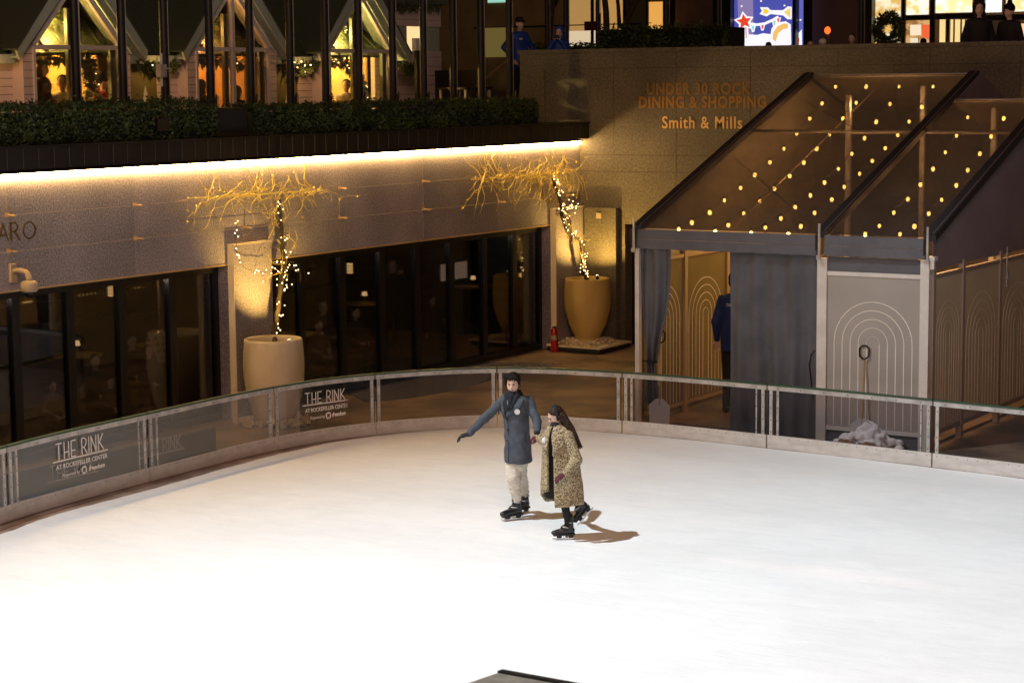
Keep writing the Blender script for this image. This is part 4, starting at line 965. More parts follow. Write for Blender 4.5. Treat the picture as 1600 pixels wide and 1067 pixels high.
m = MB(); m.box((-23.25, p.y-.09, p.z-.12), (-23.15, p.y+.08, p.z+.12)); m.build('housing', M['white'], t)
m = MB(); m.box((-23.23, p.y-.05, ZT), (-23.16, p.y+.05, p.z-.12)); m.build('post', M['black'], t)
# dark stair rail and furniture behind the hedge at the right
t = thing('high_table', 'black high table behind the poles right of the pink sided cabin', 'table', (-23.2, 35.6, ZT))
m = MB(); m.box((-23.6, 35.0, 5.15), (-22.9, 36.0, 5.20)); m.build('top', M['black'], t)
for x, y in ((-23.55, 35.05), (-22.95, 35.05), (-23.55, 35.95), (-22.95, 35.95)):
    m = MB(); m.bar((x, y, ZT), (x, y, 5.15), .04, .04); m.build('leg', M['alu'], t)
t = thing('stair_wall', 'black stair wall between the pink sided cabin and the end wall', 'wall', (-24.6, 36.2, ZT))
m = MB(); m.box((-27, 36.25, ZT), (-22.62, 36.38, 5.55)); m.build('panel', M['black'], t)
t = thing('stair_rail', 'thin slanting handrail below the cap wearing person in blue', 'handrail', (-23, 35.8, ZT))
m = MB(); m.tube([at(735, 143, 'y', 36.1), at(792, 95, 'y', 36.1)], .012, 6); m.build('rail', mat('rail wood', (.25, .1, .05), .5), t)
m = MB(); q = at(764, 119, 'y', 36.1); m.tube([(q.x, 36.1, ZT), q], .012, 6); m.build('baluster', M['black'], t)

# ================================================================== PLAZA BACKGROUND
YB2 = 50.0
def bg_(px, py, y=YB2): return at(px, py, 'y', y)
ob = thing('office_building', 'ochre and brown stone building with lit windows beyond the plaza', 'building', (-25, YB2, ZP))
def slab(nm, x0, x1, y0, y1, mt, yy=YB2, parent=ob, t=.2):
    a = bg_(x0, y1, yy); b = bg_(x1, y0, yy); m = MB(); m.box((a.x, yy, min(a.z, b.z)), (b.x, yy+t, max(a.z, b.z))); return m.build(nm, mt, parent)
m = MB(); m.box((-48, YB2+.35, ZP), (6, YB2+1, 16)); m.build('stone_wall', M['brick'], ob)
och = mat('ochre stone', (.26, .19, .07), .7, col2=(.32, .24, .10), scale=1.5)
def lit(n, c, s): return emit(n, c, s, False)
slab('bay', 600, 884, -120, 200, och)
slab('bay', 976, 1010, -120, 200, mat('green spandrel', (.10, .09, .025), .5))
for x0, x1, y0, y1, c, s in ((888, 926, -60, 160, (.75, .42, .13), .55), (926, 974, -60, 160, (.8, .42, .12), .6), (1013, 1035, 3, 160, (1, .48, .10), .80), (762, 792, -12, 5, (.45, .9, .75), .7), (758, 800, 42, 90, (.5, .36, .10), .25), (889, 935, 48, 160, (1, .78, .5), .7)):
    slab('window', x0, x1, y0, y1, lit('lit office window', c, s), YB2+(-.03 if x0 in (762, 758, 889) else -.01), t=.05)
for x in (886, 925, 975, 1011, 1037): slab('mullion', x-1.5, x+1.5, -120, 200, M['black'], YB2-.06, t=.05)
slab('beam', 740, 1000, 38, 43, M['black'], YB2-.09, t=.05)
for x0, x1 in ((1037, 1047), (1114, 1142), (1237, 1244), (1254, 1263), (1340, 1364)): slab('column', x0, x1, -120, 160, M['black'], YB2-.25, t=.3)
# illuminated festive display
dp = thing('window_display', 'bright blue festive window display with star, arrow and coloured lights', 'window display', (bg_(1195, 75).x, YB2, ZP))
YD = YB2-.02
def disp(nm, pts, mt, dy, parent=dp):
    m = MB(); m.prism([bg_(x, y, YD-dy) for x, y in pts], (0, .004, 0)); return m.build(nm, mt, parent)
def D(x, y): return (1120+x/6.667, y/6.667)
mb = MB(); a = bg_(1142, 110, YD); b = bg_(1237, -60, YD); mb.box((a.x, YD, a.z), (b.x, YD+.1, b.z)); mb.build('panel', emit('blue lit panel', (.075, .085, .42), 1.0), dp)
mb = MB(); a = bg_(1244, 110, YD); b = bg_(1254, -60, YD); mb.box((a.x, YD, a.z), (b.x, YD+.1, b.z)); mb.build('panel', emit('blue lit strip', (.12, .13, .50), 1.0), dp)
disp('light_column', [D(215, -80), D(375, -80), D(385, 500), D(230, 500)], lit('violet glow', (.26, .2, .42), 1), .005)
WH = lit('white backlit', (.9, .88, .95), 1.1); 
def star(cx, cy, R1, R2, rot=0): return [(cx+(R1 if k % 2 == 0 else R2)*math.sin(rot+k*math.pi/5), cy-(R1 if k % 2 == 0 else R2)*math.cos(rot+k*math.pi/5)) for k in range(10)]
disp('star_border', [D(*p) for p in star(285, 228, 108, 62, -.15)], WH, .012)
disp('star', [D(*p) for p in star(285, 228, 82, 38, -.15)], lit('red backlit', (.85, .06, .02), 1), .02)
disp('wand_border', [D(275, 290), D(325, 290), D(335, 400), D(280, 400)], WH, .010)
disp('wand', [D(296, 290), D(306, 290), D(312, 400), D(304, 400)], lit('pink backlit', (.7, .1, .15), 1), .018)
disp('arrow_border', [D(450, 80), D(530, 80), D(560, 110), D(690, 110), D(740, 70), D(780, 75), D(780, 205), D(735, 205), D(690, 165), D(560, 150), D(520, 175), D(445, 150), D(470, 118)], WH, .012)
disp('arrow', [D(478, 95), D(520, 100), D(545, 125), D(515, 150), D(478, 140), D(490, 118)], lit('yellow backlit', (.95, .62, .05), 1), .02)
disp('arrow', [D(700, 130), D(765, 85), D(765, 190)], lit('yellow backlit', (.9, .66, .15), 1), .02)
m = MB(); gp = [D(345, 250), D(420, 262), D(500, 250), D(580, 215), D(640, 180)]
m2 = [bg_(x, y, YD-.015) for x, y in gp]; m.tube(m2, .035, 6); m.build('garland_line', WH, dp)
for (x, y), c in zip(((378, 295), (475, 280), (600, 240), (640, 210)), ((.2, .75, .75), (.8, .08, .06), (.3, .7, .35), (.85, .1, .08))):
    disp('drop_border', [D(x-28, y-25), D(x+28, y-25), D(x+12, y+42), D(x-12, y+42)], WH, .013)
    disp('drop', [D(x-14, y-18), D(x+14, y-18), D(x+5, y+26), D(x-5, y+26)], lit('drop colour', c, 1), .02)
disp('snow_bank', [D(250, 520), D(262, 420), D(340, 362), D(420, 368), D(480, 350), D(560, 360), D(570, 300), D(620, 240), D(720, 225), D(770, 260), D(775, 460), D(740, 520)], WH, .011)
disp('gold_arc', [D(580, 410), D(590, 340), D(630, 280), D(690, 250), D(740, 250), D(740, 300), D(690, 310), D(640, 350), D(612, 440)], lit('gold backlit', (.9, .55, .15), 1), .02)
disp('ribbon', [D(155, 400), D(200, 360), D(250, 370), D(240, 430), D(210, 465), D(165, 450)], WH, .012); disp('ribbon_core', [D(170, 400), D(205, 388), D(225, 410), D(205, 440), D(175, 430)], lit('blue core', (.15, .2, .55), 1), .02)
disp('ribbon', [D(825, 380), D(885, 310), D(888, 520), D(825, 520)], WH, .012); disp('ribbon_core', [D(828, 410), D(860, 400), D(855, 470), D(828, 470)], lit('red backlit', (.85, .06, .02), 1), .02)
for x, y in ((172, 75), (258, 68), (705, 62), (872, 212), (160, 275), (182, 500), (460, 15)):
    disp('snowflake', [D(x-9*math.cos(q*1.05)*1.2, y-10*math.sin(q*1.05)) for q in range(6)], WH, .013)
# red signal lamp
t = thing('signal_lamp', 'small round red lamp glowing against the brown stone', 'lamp', tuple(bg_(1293, 48, YB2-1)))
m = MB(); m.ell(bg_(1293, 48, YB2-1), (.085, .05, .095), None, 12, 8); m.build('lens', emit('red lamp', (1, .12, .02), 2.2, False), t, True)
m = MB(); q = bg_(1293, 48, YB2-.95); m.tube([(q.x, q.y+.03, ZP), (q.x, q.y+.03, q.z+.08)], .04, 8); m.build('post', M['brick'], t)
# shop front
sf = thing('shop_front', 'brightly lit shop front with black frames, right of the window display', 'shop', (bg_(1480, 75).x, YB2, ZP))
def sp(x0, x1, y0, y1, c, s, nm='pane', dy=0): return slab(nm, x0, x1, y0, y1, lit('lit shop interior', c, s), YB2-.02-dy, sf, .02)
def wob(nm, c1_, c2_, s, sc):
    m = emit(nm, c1_, s, False); nt = m.node_tree; n = nt.nodes.new('ShaderNodeTexNoise'); n.inputs['Scale'].default_value = sc; n.inputs['Detail'].default_value = 3
    tc = nt.nodes.new('ShaderNodeTexCoord'); nt.links.new(tc.outputs['Object'], n.inputs['Vector'])
    cr = nt.nodes.new('ShaderNodeValToRGB'); cr.color_ramp.elements[0].position = .42; cr.color_ramp.elements[1].position = .56; cr.color_ramp.elements[0].color = (*c1_, 1); cr.color_ramp.elements[1].color = (*c2_, 1)
    nt.links.new(n.outputs['Fac'], cr.inputs[0]); nt.links.new(cr.outputs[0], nt.nodes['Emission'].inputs[0]); return m
slab('pane', 1364, 1408, -60, 110, wob('lit window a', (.85, .5, .14), (1, .9, .6), 1.0, 3), YB2-.02, sf, .02)
slab('pane', 1416, 1452, -60, 24, wob('lit window b', (.95, .62, .22), (1, .95, .75), 1.2, 4), YB2-.02, sf, .02)
slab('pane', 1461, 1520, -60, 21, wob('lit window c', (1, .74, .35), (1, .96, .8), 1.3, 3), YB2-.02, sf, .02)
slab('pane', 1540, 1566, -60, 20, lit('lit window d', (1, .95, .82), 1.5), YB2-.02, sf, .02)
slab('pane', 1572, 1700, -60, 19, wob('lit window e', (1, .72, .3), (1, .95, .75), 1.2, 3), YB2-.02, sf, .02)
slab('pane', 1414, 1452, 32, 110, wob('lit window f', (.42, .2, .06), (.9, .5, .2), .8, 5), YB2-.02, sf, .02)
sp(1440, 1452, 39, 60, (1, .16, .05), .9, 'poster', .02); sp(1422, 1439, 39, 56, (1, .8, .55), 1.0, 'poster', .02)
sp(1422, 1434, 60, 74, (1, .85, .65), .9, 'poster', .02)
for x0, x1 in ((1467, 1477), (1484, 1489), (1491, 1500), (1502, 1507), (1508, 1514)): sp(x0, x1, 31, 110, (1, .72, .30), 1.0)
sp(1592, 1700, 35, 110, (1, .66, .30), 1.0)
m = MB()
for x0, x1, y0, y1 in ((1408, 1416, -60, 110), (1452, 1462, -60, 110), (1416, 1452, 24, 32), (1462, 1520, 21, 31), (1520, 1540, -60, 110), (1478, 1484, 31, 110), (1514, 1520, 31, 110), (1566, 1572, -60, 110), (1540, 1700, 20, 33), (1572, 1592, 33, 110)):
    a = bg_(x0, y1, YB2-.1); b = bg_(x1, y0, YB2-.1); m.box((a.x, YB2-.12, a.z), (b.x, YB2-.05, b.z))
m.build('frame', M['black'], sf)
# wreath
wt = thing('wreath', 'round dark fir wreath with small ornaments hanging by the shop window', 'wreath', tuple(bg_(1388, 45, YB2-.8)))
m = MB(); c = bg_(1388, 46, YB2-.8); pts = [(c.x+.28*math.cos(q), c.y, c.z+.30*math.sin(q)) for q in [k*math.pi/10 for k in range(21)]]
foliage_rope(m, pts, .13, 1500, .11); m.build('sprigs', M['garland'], wt)
m = MB(); m.tube([(c.x, c.y, ZP), (c.x, c.y, c.z-.3)], .03, 6); m.build('stand', M['black'], wt)
for k in range(9):
    q = rnd.uniform(0, 6.28); m = MB(); m.ell((c.x+.28*math.cos(q), c.y-.12, c.z+.30*math.sin(q)), (.025,)*3, None, 6, 4); m.build('ornament', M['brass'] if k % 2 else M['red'], wt)
# trees
def tree(label, paths, y, z0):
    t = thing('bare_tree', label, 'tree', tuple(at(paths[0][0][0], paths[0][0][1], 'y', y)), 'bare street trees behind the end wall')
    for k, (L) in enumerate(paths):
        pts = [at(a, b, 'y', y+.15*k) for a, b in L]
        if k == 0: pts = [Vector((pts[0].x, pts[0].y, z0))]+pts
        m = MB(); m.tube(pts, [(.085 if k == 0 else .05)*(1-.45*i/len(pts)) for i in range(len(pts))], 8); m.build('trunk' if k == 0 else 'limb', M['bark'], t, True)
tree('bare forked tree trunk behind the dark hedge left of the lit orange window', [[(948, 60), (947, 20), (942, -30), (938, -90)], [(968, 45), (966, 10), (960, -40)]], 39.5, ZP)
tree('slanting bare tree trunk beside the lit orange window', [[(975, 60), (980, 30), (990, 8), (1008, -20), (1040, -60)], [(985, 20), (982, -10), (990, -50)]], 40.5, ZP)
tree('thin bare tree behind the person photographing', [[(858, 60), (862, 20), (866, -40)], [(866, 10), (876, -12), (884, -50)]], 40, ZP)
for px in (855, 884, 934, 1041, 1122, 1345):
    p = at(px, 70, 'y', 39.0); flagpole(p.x, 39.0, ZP, {855: 'dark flag pole left of the person photographing', 884: 'thin dark pole right of the person photographing', 934: 'thin dark pole in front of the red sign, behind the end wall', 1041: 'dark pole right of the orange lit window', 1122: 'dark pole left of the blue window display', 1345: 'dark pole left of the lit shop front'}[px], .05, 'bare dark poles on the plaza behind the end wall')
a = at(936, 78, 'y', 38.2); b = at(1140, 78, 'y', 38.2)
def hedge2(x0, x1, y0, y1, z0, z1, n, label):
    t = thing('hedge', label, 'hedge', ((x0+x1)/2, y0, z0), 'dark hedges behind the end wall')
    m = MB(); leaves(m, n, lambda: (rnd.uniform(x0, x1), y0+rnd.gauss(0, .04), z0+(z1-z0+.1*noise.noise(Vector((rnd.random()*.1+x0*0, 0, 0))))*rnd.random()**.6+rnd.gauss(0, .03)), .045); m.build('foliage', M['hedge'], t)
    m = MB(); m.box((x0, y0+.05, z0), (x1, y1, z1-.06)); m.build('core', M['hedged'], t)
hedge2(a.x, b.x, 38.2, 38.9, ZP, 6.42, 5000, 'long dark hedge behind the end wall, left of the blue display')
a = at(820, 78, 'y', 38.3); b = at(932, 78, 'y', 38.3)
hedge2(a.x, b.x, 38.6, 39.1, ZP, 6.10, 2500, 'low dark hedge between the two people in blue jackets')
sgn = thing('street_sign', 'small dark red sign hanging in front of the ochre building', 'sign', tuple(at(924, 41, 'y', 44)))
q = at(924, 41, 'y', 44); m = MB(); m.box((q.x-.2, 44, q.z-.11), (q.x+.2, 44.04, q.z+.11)); m.build('plate', mat('dark red plate', (.10, .008, .006), .5), sgn)
m = MB(); m.tube([(q.x+.19, 44.06, ZP), (q.x+.19, 44.06, q.z+.3)], .03, 6); m.build('post', M['black'], sgn)
# ================================================================== PEOPLE
def hand(m, wrist, palm_dir, palm_n, curl=.6, s=1.0, mirror=1):
    w = Vector(wrist); d = Vector(palm_dir).normalized(); n = Vector(palm_n); n = (n-d*n.dot(d)).normalized(); a = d.cross(n)*mirror
    c = w+d*.05*s
    m.cap(w, c+d*.03*s, .026*s, .030*s, 8); 
    for k in (-1, 0, 1): m.cap(w+a*k*.012*s, w+d*.085*s+a*k*.026*s, .018*s, .015*s, 8)
    for k, (off, L) in enumerate(((-.034, .062), (-.012, .075), (.011, .070), (.032, .055))):
        p = w+d*.088*s+a*off*s; q = d
        for j, (seg, rr) in enumerate(((.42, .0105), (.33, .0095), (.25, .0085))):
            th = curl*(j+.6)*.62; q2 = (d*math.cos(th)+n*math.sin(th)+a*off*2.5).normalized(); e = p+q2*L*seg*1.25*s
            m.cap(p, e, rr*s, rr*.92*s, 7); p = e
    p = w+d*.03*s-a*.028*s; e = p+(d*.5-a*.75+n*.3).normalized()*.045*s; m.cap(p, e, .014*s, .011*s, 7); m.cap(e, e+(d*.9-a*.2+n*.45).normalized()*.032*s, .011*s, .009*s, 7)
def frame_of(fwd, upv=(0, 0, 1)):
    f = Vector(fwd).normalized(); s = f.cross(Vector(upv)).normalized(); u = s.cross(f); return Matrix((s, f, u)).transposed()  # local x=right, y=forward, z=up
def head_prims(m, c, fwd, upv=(0, 0, 1), s=1.0):
    B = frame_of(fwd, upv); c = Vector(c); T = lambda x, y, z: c+B@Vector((x*s, y*s, z*s))
    m.ell(T(0, -.012, .025), (.080*s, .092*s, .088*s), B, 16, 12)         # cranium
    m.ell(T(0, .028, -.03), (.066*s, .060*s, .078*s), B, 14, 10)          # face
    m.ell(T(0, .050, -.088), (.026*s, .028*s, .024*s), B, 10, 6)          # chin
    m.cap(T(-.045, .0, -.06), T(-.02, .045, -.088), .018*s, .018*s, 8); m.cap(T(.045, .0, -.06), T(.02, .045, -.088), .018*s, .018*s, 8)
    m.cap(T(0, .082, .005), T(0, .104, -.030), .009*s, .014*s, 8)         # nose
    m.ell(T(0, .083, -.062), (.024*s, .010*s, .009*s), B, 8, 5)           # mouth
    m.cap(T(-.03, .080, .022), T(.03, .080, .022), .011*s, .011*s, 8)     # brow
    for k in (-1, 1): m.ell(T(k*.080, -.008, -.015), (.012*s, .02*s, .03*s), B, 8, 6)   # ears
    return B, T
def face_bits(parent, B, T, s=1.0, brow='hairb', lips='lips'):
    for k in (-1, 1):
        m = MB(); m.ell(T(k*.030, .083, .000), (.0105*s, .006*s, .005*s), B, 8, 5); m.build('eye', M['hairb'], parent, True, True)
        m = MB(); m.cap(T(k*.014, .0925, .018), T(k*.046, .082, .020), .0034*s, .0026*s, 6); m.build('eyebrow', M[brow], parent, True, True)
    m = MB(); m.cap(T(-.020, .090, -.062), T(.020, .090, -.062), .0055*s, .0055*s, 6); m.build('lips', M[lips], parent, True, True)
def skate(parent, heel, fwd, upv=(0, 0, 1), s=1.0, shaft=None):
    """hockey style rental skate; heel = point on the blade line under the heel"""
    B = frame_of(fwd, upv); o = Vector(heel); T = lambda x, y, z: o+B@Vector((x*s, y*s, z*s))
    m = MB(); m.cap(T(0, .02, .115), T(0, .20, .098), .046*s, .040*s, 12); m.ell(T(0, .225, .090), (.046*s, .055*s, .034*s), B, 12, 8); m.cap(T(0, .03, .13), T(0, .12, .15), .045*s, .038*s, 10)
    top = T(0, .045, .285) if shaft is None else Vector(shaft)
    m.cap(T(0, .035, .13), top, .050*s, .052*s, 12)
    m.cap(T(0, .08, .18), T(0, .085, .25), .03*s, .03*s, 8)
    sk = m.blob('ice_skate', M['boot'], parent, .009, 2)
    m = MB(); m.hexa([T(-.032, -.02, .055), T(.032, -.02, .055), T(.034, .25, .052), T(-.034, .25, .052), T(-.036, -.025, .078), T(.036, -.025, .078), T(.038, .255, .072), T(-.038, .255, .072)])
    for a, b in ((.0, .05), (.15, .20)): m.hexa([T(-.012, a, .022), T(.012, a, .022), T(.012, b, .022), T(-.012, b, .022), T(-.024, a-.01, .056), T(.024, a-.01, .056), T(.024, b+.01, .056), T(-.024, b+.01, .056)])
    m.build('sole', M['blackmat'], sk, False, True)
    m = MB(); prof = [(-.035, .010), (-.02, .003), (.22, .002), (.262, .012), (.268, .026), (-.035, .026)]
    m.prism([T(-.003, y, z) for y, z in prof], B@Vector((.006*s, 0, 0))); m.build('blade', M['steel'], sk, False, True)
    for y, z, w in ((.075, .225, .050), (.115, .165, .047)):
        m = MB(); m.tube([T(-w-.004, y-.05, z-.005), T(-w*.75, y+.005, z), T(0, y+.032, z+.004), T(w*.75, y+.005, z), T(w+.004, y-.05, z-.005)], .0085*s, 6); m.build('buckle', M['buckle'], sk, True, True)
    return sk
def torso_ring(c, rx, ry, ang=0, n=28, p=2.3):
    out = []
    for k in range(n):
        t = 2*math.pi*k/n; ct, st_ = math.cos(t), math.sin(t); x = rx*math.copysign(abs(ct)**(2/p), ct); y = ry*math.copysign(abs(st_)**(2/p), st_)
        out.append(Vector((c[0]+x*math.cos(ang)-y*math.sin(ang), c[1]+x*math.sin(ang)+y*math.cos(ang), c[2])))
    return out
def interp(tab, z):
    if z <= tab[0][0]: return tab[0][1:]
    for a, b in zip(tab, tab[1:]):
        if z <= b[0]:
            u = (z-a[0])/(b[0]-a[0]); u = u*u*(3-2*u); return [p+(q-p)*u for p, q in zip(a[1:], b[1:])]
    return tab[-1][1:]
# ---------- man
mo = at(807, 812, 'z', 0); RZ = YA
man = thing('person', 'man in a blue grey overcoat with navy scarf and cream trousers skating hand in hand', 'person', (mo.x, mo.y, .004), None, RZ)
hc = (-.030, -.02, 1.685); hf = (-.22, -1, -.16)
# z, cx, cy, rx, ry (local: x = right, y = away, z = up)
CT = [(.70, .030, .0, .168, .165), (.95, .022, .0, .160, .150), (1.10, .018, .0, .150, .138), (1.20, .012, .0, .152, .135), (1.34, .0, .0, .172, .140), (1.44, .0, .0, .185, .128), (1.50, -.003, .0, .165, .105), (1.545, -.008, .0, .10, .08)]
aT = R(-22)
def cring(z, k=1.0, off=0): cx, cy_, rx, ry = interp(CT, z); return torso_ring((cx, cy_, z), rx*k+off, ry*k+off, aT)
m = MB()
B, T = head_prims(m, hc, hf)
m.cap((-.015, .01, 1.46), (-.026, -.0, 1.60), .056, .052)
m.loft([cring(z, .86) for z in (.74, .95, 1.1, 1.2, 1.34, 1.44, 1.5, 1.54)])
m.cap((-.17, 0, 1.46), (-.385, -.05, 1.245), .048, .042); m.cap((-.385, -.05, 1.245), (-.565, -.12, 1.085), .042, .028)
m.cap((.17, 0, 1.46), (.265, -.14, 1.225), .048, .042); m.cap((.265, -.14, 1.225), (.25, -.41, 1.145), .042, .028)
hand(m, (-.565, -.12, 1.085), (-1, -.2, -.30), (.1, 0, -1), .7, .92); hand(m, (.25, -.41, 1.145), (-.05, -.35, -.9), (-.9, -.2, -.2), 1.1, .9, -1)
m.cap((-.04, 0, .86), (-.03, -.06, .50), .085, .060); m.cap((-.03, -.06, .50), (.010, 0, .21), .045, .030)
m.cap((.07, .06, .86), (.055, .16, .50), .085, .060); m.cap((.055, .16, .50), (.11, .40, .21), .045, .030)
body = m.blob('body', M['skin'], man, .009, 2)
face_bits(man, B, T)
# hair
m = MB(); m.ell(T(0, -.030, .050), (.094, .090, .082), B, 16, 10); m.ell(T(0, -.058, .0), (.086, .055, .080), B, 14, 8)
m.cap(T(-.060, .056, .086), T(.062, .052, .092), .024, .026); m.cap(T(-.074, .045, .065), T(-.084, .018, -.02), .018, .011); m.cap(T(.074, .045, .065), T(.084, .018, -.03), .018, .011)
m.cap(T(-.01, .080, .088), T(.05, .078, .066), .013, .010); m.cap(T(-.055, .070, .085), T(-.062, .070, .055), .012, .008); m.cap(T(.0, .085, .085), T(-.022, .088, .062), .010, .006)
for k in range(16):
    a_ = -1.1+2.2*k/15; m.cap(T(.075*math.sin(a_), .055*math.cos(a_)-.01, .105), T(.088*math.sin(a_)+rnd.gauss(0, .004), .088*math.cos(a_)-.004, .062+rnd.gauss(0, .010)), .015, .006, 6)
m.cap(T(-.082, .0, .03), T(-.080, -.02, -.05), .018, .014); m.cap(T(.082, .0, .03), T(.080, -.02, -.05), .018, .014)
m.blob('hair', M['hairb'], man, .007, 1)
# coat
m = MB(); zs_ = [.71, .78, .88, .98, 1.08, 1.16, 1.24, 1.32, 1.40, 1.45, 1.49, 1.52, 1.535]
m.loft([cring(z, 1.0) for z in zs_])
m.cap((-.155, 0, 1.462), (-.385, -.05, 1.250), .070, .060); m.cap((-.385, -.05, 1.250), (-.555, -.115, 1.095), .060, .047)
m.cap((.165, 0, 1.462), (.262, -.14, 1.232), .070, .062); m.cap((.262, -.14, 1.232), (.252, -.39, 1.152), .062, .048)
coat = m.blob('overcoat', M['coat'], man, .012, 3)
for v in coat.data.vertices:  # soft folds
    p = v.co; n = v.normal; k = .005 if p.z > 1.1 else .007
    v.co = p+n*(k*math.sin(p.x*38+p.z*17+3*noise.noise(p*5))*noise.noise(p*4+Vector((3, 1, 2)))*2+(.009*noise.noise(Vector((p.x*16+p.z*14, p.y*12, (p.z-p.x)*9))) if abs(p.x) > .2 else .004*noise.noise(p*14)))
def surf(theta, z, off=0):  # point on the coat, theta measured from straight at the camera, + to the right
    cx, cy_, rx, ry = interp(CT, z); t = theta-math.pi/2-aT; ct, s2 = math.cos(t), math.sin(t); p = 2.3
    x = (rx+off)*math.copysign(abs(ct)**(2/p), ct); y = (ry+off)*math.copysign(abs(s2)**(2/p), s2)
    return Vector((cx+x*math.cos(aT)-y*math.sin(aT), cy_+x*math.sin(aT)+y*math.cos(aT), z))
def patch(nm, rows, off, mt, th=.012, parent=man, S_=None, n=6):
    S_ = S_ or surf
    m = MB(); R1 = []; R2 = []
    for z, a, b in rows:
        R1.append([S_(a+(b-a)*k/n, z, off+th) for k in range(n+1)]); R2.append([S_(a+(b-a)*k/n, z, off) for k in range(n+1)])
    m.loft([r+list(reversed(q)) for r, q in zip(R1, R2)]); return m.build(nm, mt, parent, True, True)
fr = -.72
patch('lapel_shadow', [(1.275, fr-.01, fr+.07), (1.33, fr+.06, fr+.45), (1.40, fr+.34, fr+.91), (1.45, fr+.56, fr+1.07), (1.515, fr+.88, fr+1.29)], .007, M['coatd'], .008)  # dark underlay paints the shadow line along the lapel
# where the coat closes
patch('jumper', [(1.30, fr-.02, fr+.02), (1.36, fr-.16, fr+.34), (1.42, fr-.20, fr+.62), (1.48, fr-.28, fr+.95), (1.525, fr-.3, fr+1.1)], .004, M['navy'])
patch('lapel', [(1.28, fr-.01, fr+.05), (1.33, fr+.08, fr+.40), (1.40, fr+.36, fr+.86), (1.45, fr+.58, fr+1.02), (1.51, fr+.90, fr+1.25)], .010, M['coat'], .012)
patch('lapel', [(1.28, fr-.07, fr-.01), (1.33, fr-.42, fr-.10), (1.40, fr-.62, fr-.16), (1.45, fr-.68, fr-.20), (1.51, fr-.72, fr-.26)], .010, M['coat'], .012)
patch('coat_front_edge', [(z, fr-.012, fr+.012) for z in (.73, .9, 1.1, 1.28)], .0, M['coatd'], .006)
for z in (1.26, 1.13, 1.00):
    p = surf(fr-.06, z, .012); m = MB(); m.ell(p, (.012, .009, .012), None, 8, 6); m.build('button', M['black'], man, True, True)
p = surf(.0, 1.355, .012); m = MB(); d = (p-Vector((0, 0, p.z))).normalized(); m.tube([p, p+d*.006], [.034, .034], 18); m.build('badge', M['white'], man, False, True)
patch('pocket', [(.98, .62, .70), (1.04, .56, .64), (1.12, .48, .56)], .002, M['coatd'], .008)
m = MB()
for k in range(3): m.tube([(-.02+.078*math.cos(q)*(1+.1*k), -.005+.075*math.sin(q)*(1+.1*k), 1.562-.022*k+.012*math.sin(q*2+k)) for q in [j*math.pi/8 for j in range(17)]], .029, 8)
m.cap((-.05, -.10, 1.53), (-.085, -.145, 1.40), .030, .022); m.cap((.02, -.10, 1.53), (-.05, -.150, 1.40), .026, .02)
m.blob('scarf', M['navy'], man, .010, 1)
p = surf(fr+.14, 1.44, .016); m = MB(); m.bar(p+Vector((0, -.02, .05)), p+Vector((.01, -.022, -.05)), .014, .006); m.build('tie', M['buckle'], man, False, True)
# gloves
m = MB(); hand(m, (-.56, -.118, 1.088), (-1, -.2, -.30), (.1, 0, -1), .7, 1.05); m.cap((-.535, -.105, 1.11), (-.57, -.12, 1.08), .036, .032); m.blob('glove', M['gloveb'], man, .006, 1)
m = MB(); hand(m, (.251, -.40, 1.147), (-.05, -.35, -.9), (-.9, -.2, -.2), 1.1, 1.0, -1); m.cap((.252, -.38, 1.155), (.25, -.42, 1.14), .036, .032); m.blob('glove', M['gloveb'], man, .006, 1)
# trousers
m = MB(); m.loft([torso_ring((.02, .02, z), rx, ry, aT) for z, rx, ry in ((.62, .10, .11), (.72, .135, .13), (.9, .14, .125), (1.0, .135, .12))])
m.cap((-.04, 0, .80), (-.035, -.055, .52), .105, .092); m.cap((-.035, -.055, .54), (-.005, -.02, .34), .090, .068); m.cap((-.005, -.02, .34), (.008, .0, .235), .068, .054)
m.cap((.06, .06, .80), (.055, .16, .52), .10, .086); m.cap((.055, .16, .54), (.09, .32, .33), .085, .068); m.cap((.09, .32, .33), (.105, .39, .25), .068, .056)
for k in range(5): m.ell((-.02+.006*k, -.04+.01*k, .47-.055*k), (.088-.006*k, .085-.006*k, .018), Matrix.Rotation(.25*(-1)**k, 3, 'Y'), 12, 5); m.ell((.065+.01*k, .2+.045*k, .46-.05*k), (.082-.005*k, .08-.005*k, .018), Matrix.Rotation(-.25*(-1)**k, 3, 'Y'), 12, 5)
tr = m.blob('trousers', M['chino'], man, .010, 2)
for v in tr.data.vertices:
    p = v.co; g_ = noise.noise(Vector((p.x*7, p.y*7, p.z*26+p.x*14)))+.5*noise.noise(Vector((p.x*14, p.y*14, p.z*52)))
    v.co = p+v.normal*.013*g_*(1 if p.z < .74 else .3)
skate(man, (.045, .02, .0), (-.88, -.47, 0)); skate(man, (.135, .43, .0), (-.62, -.78, 0))
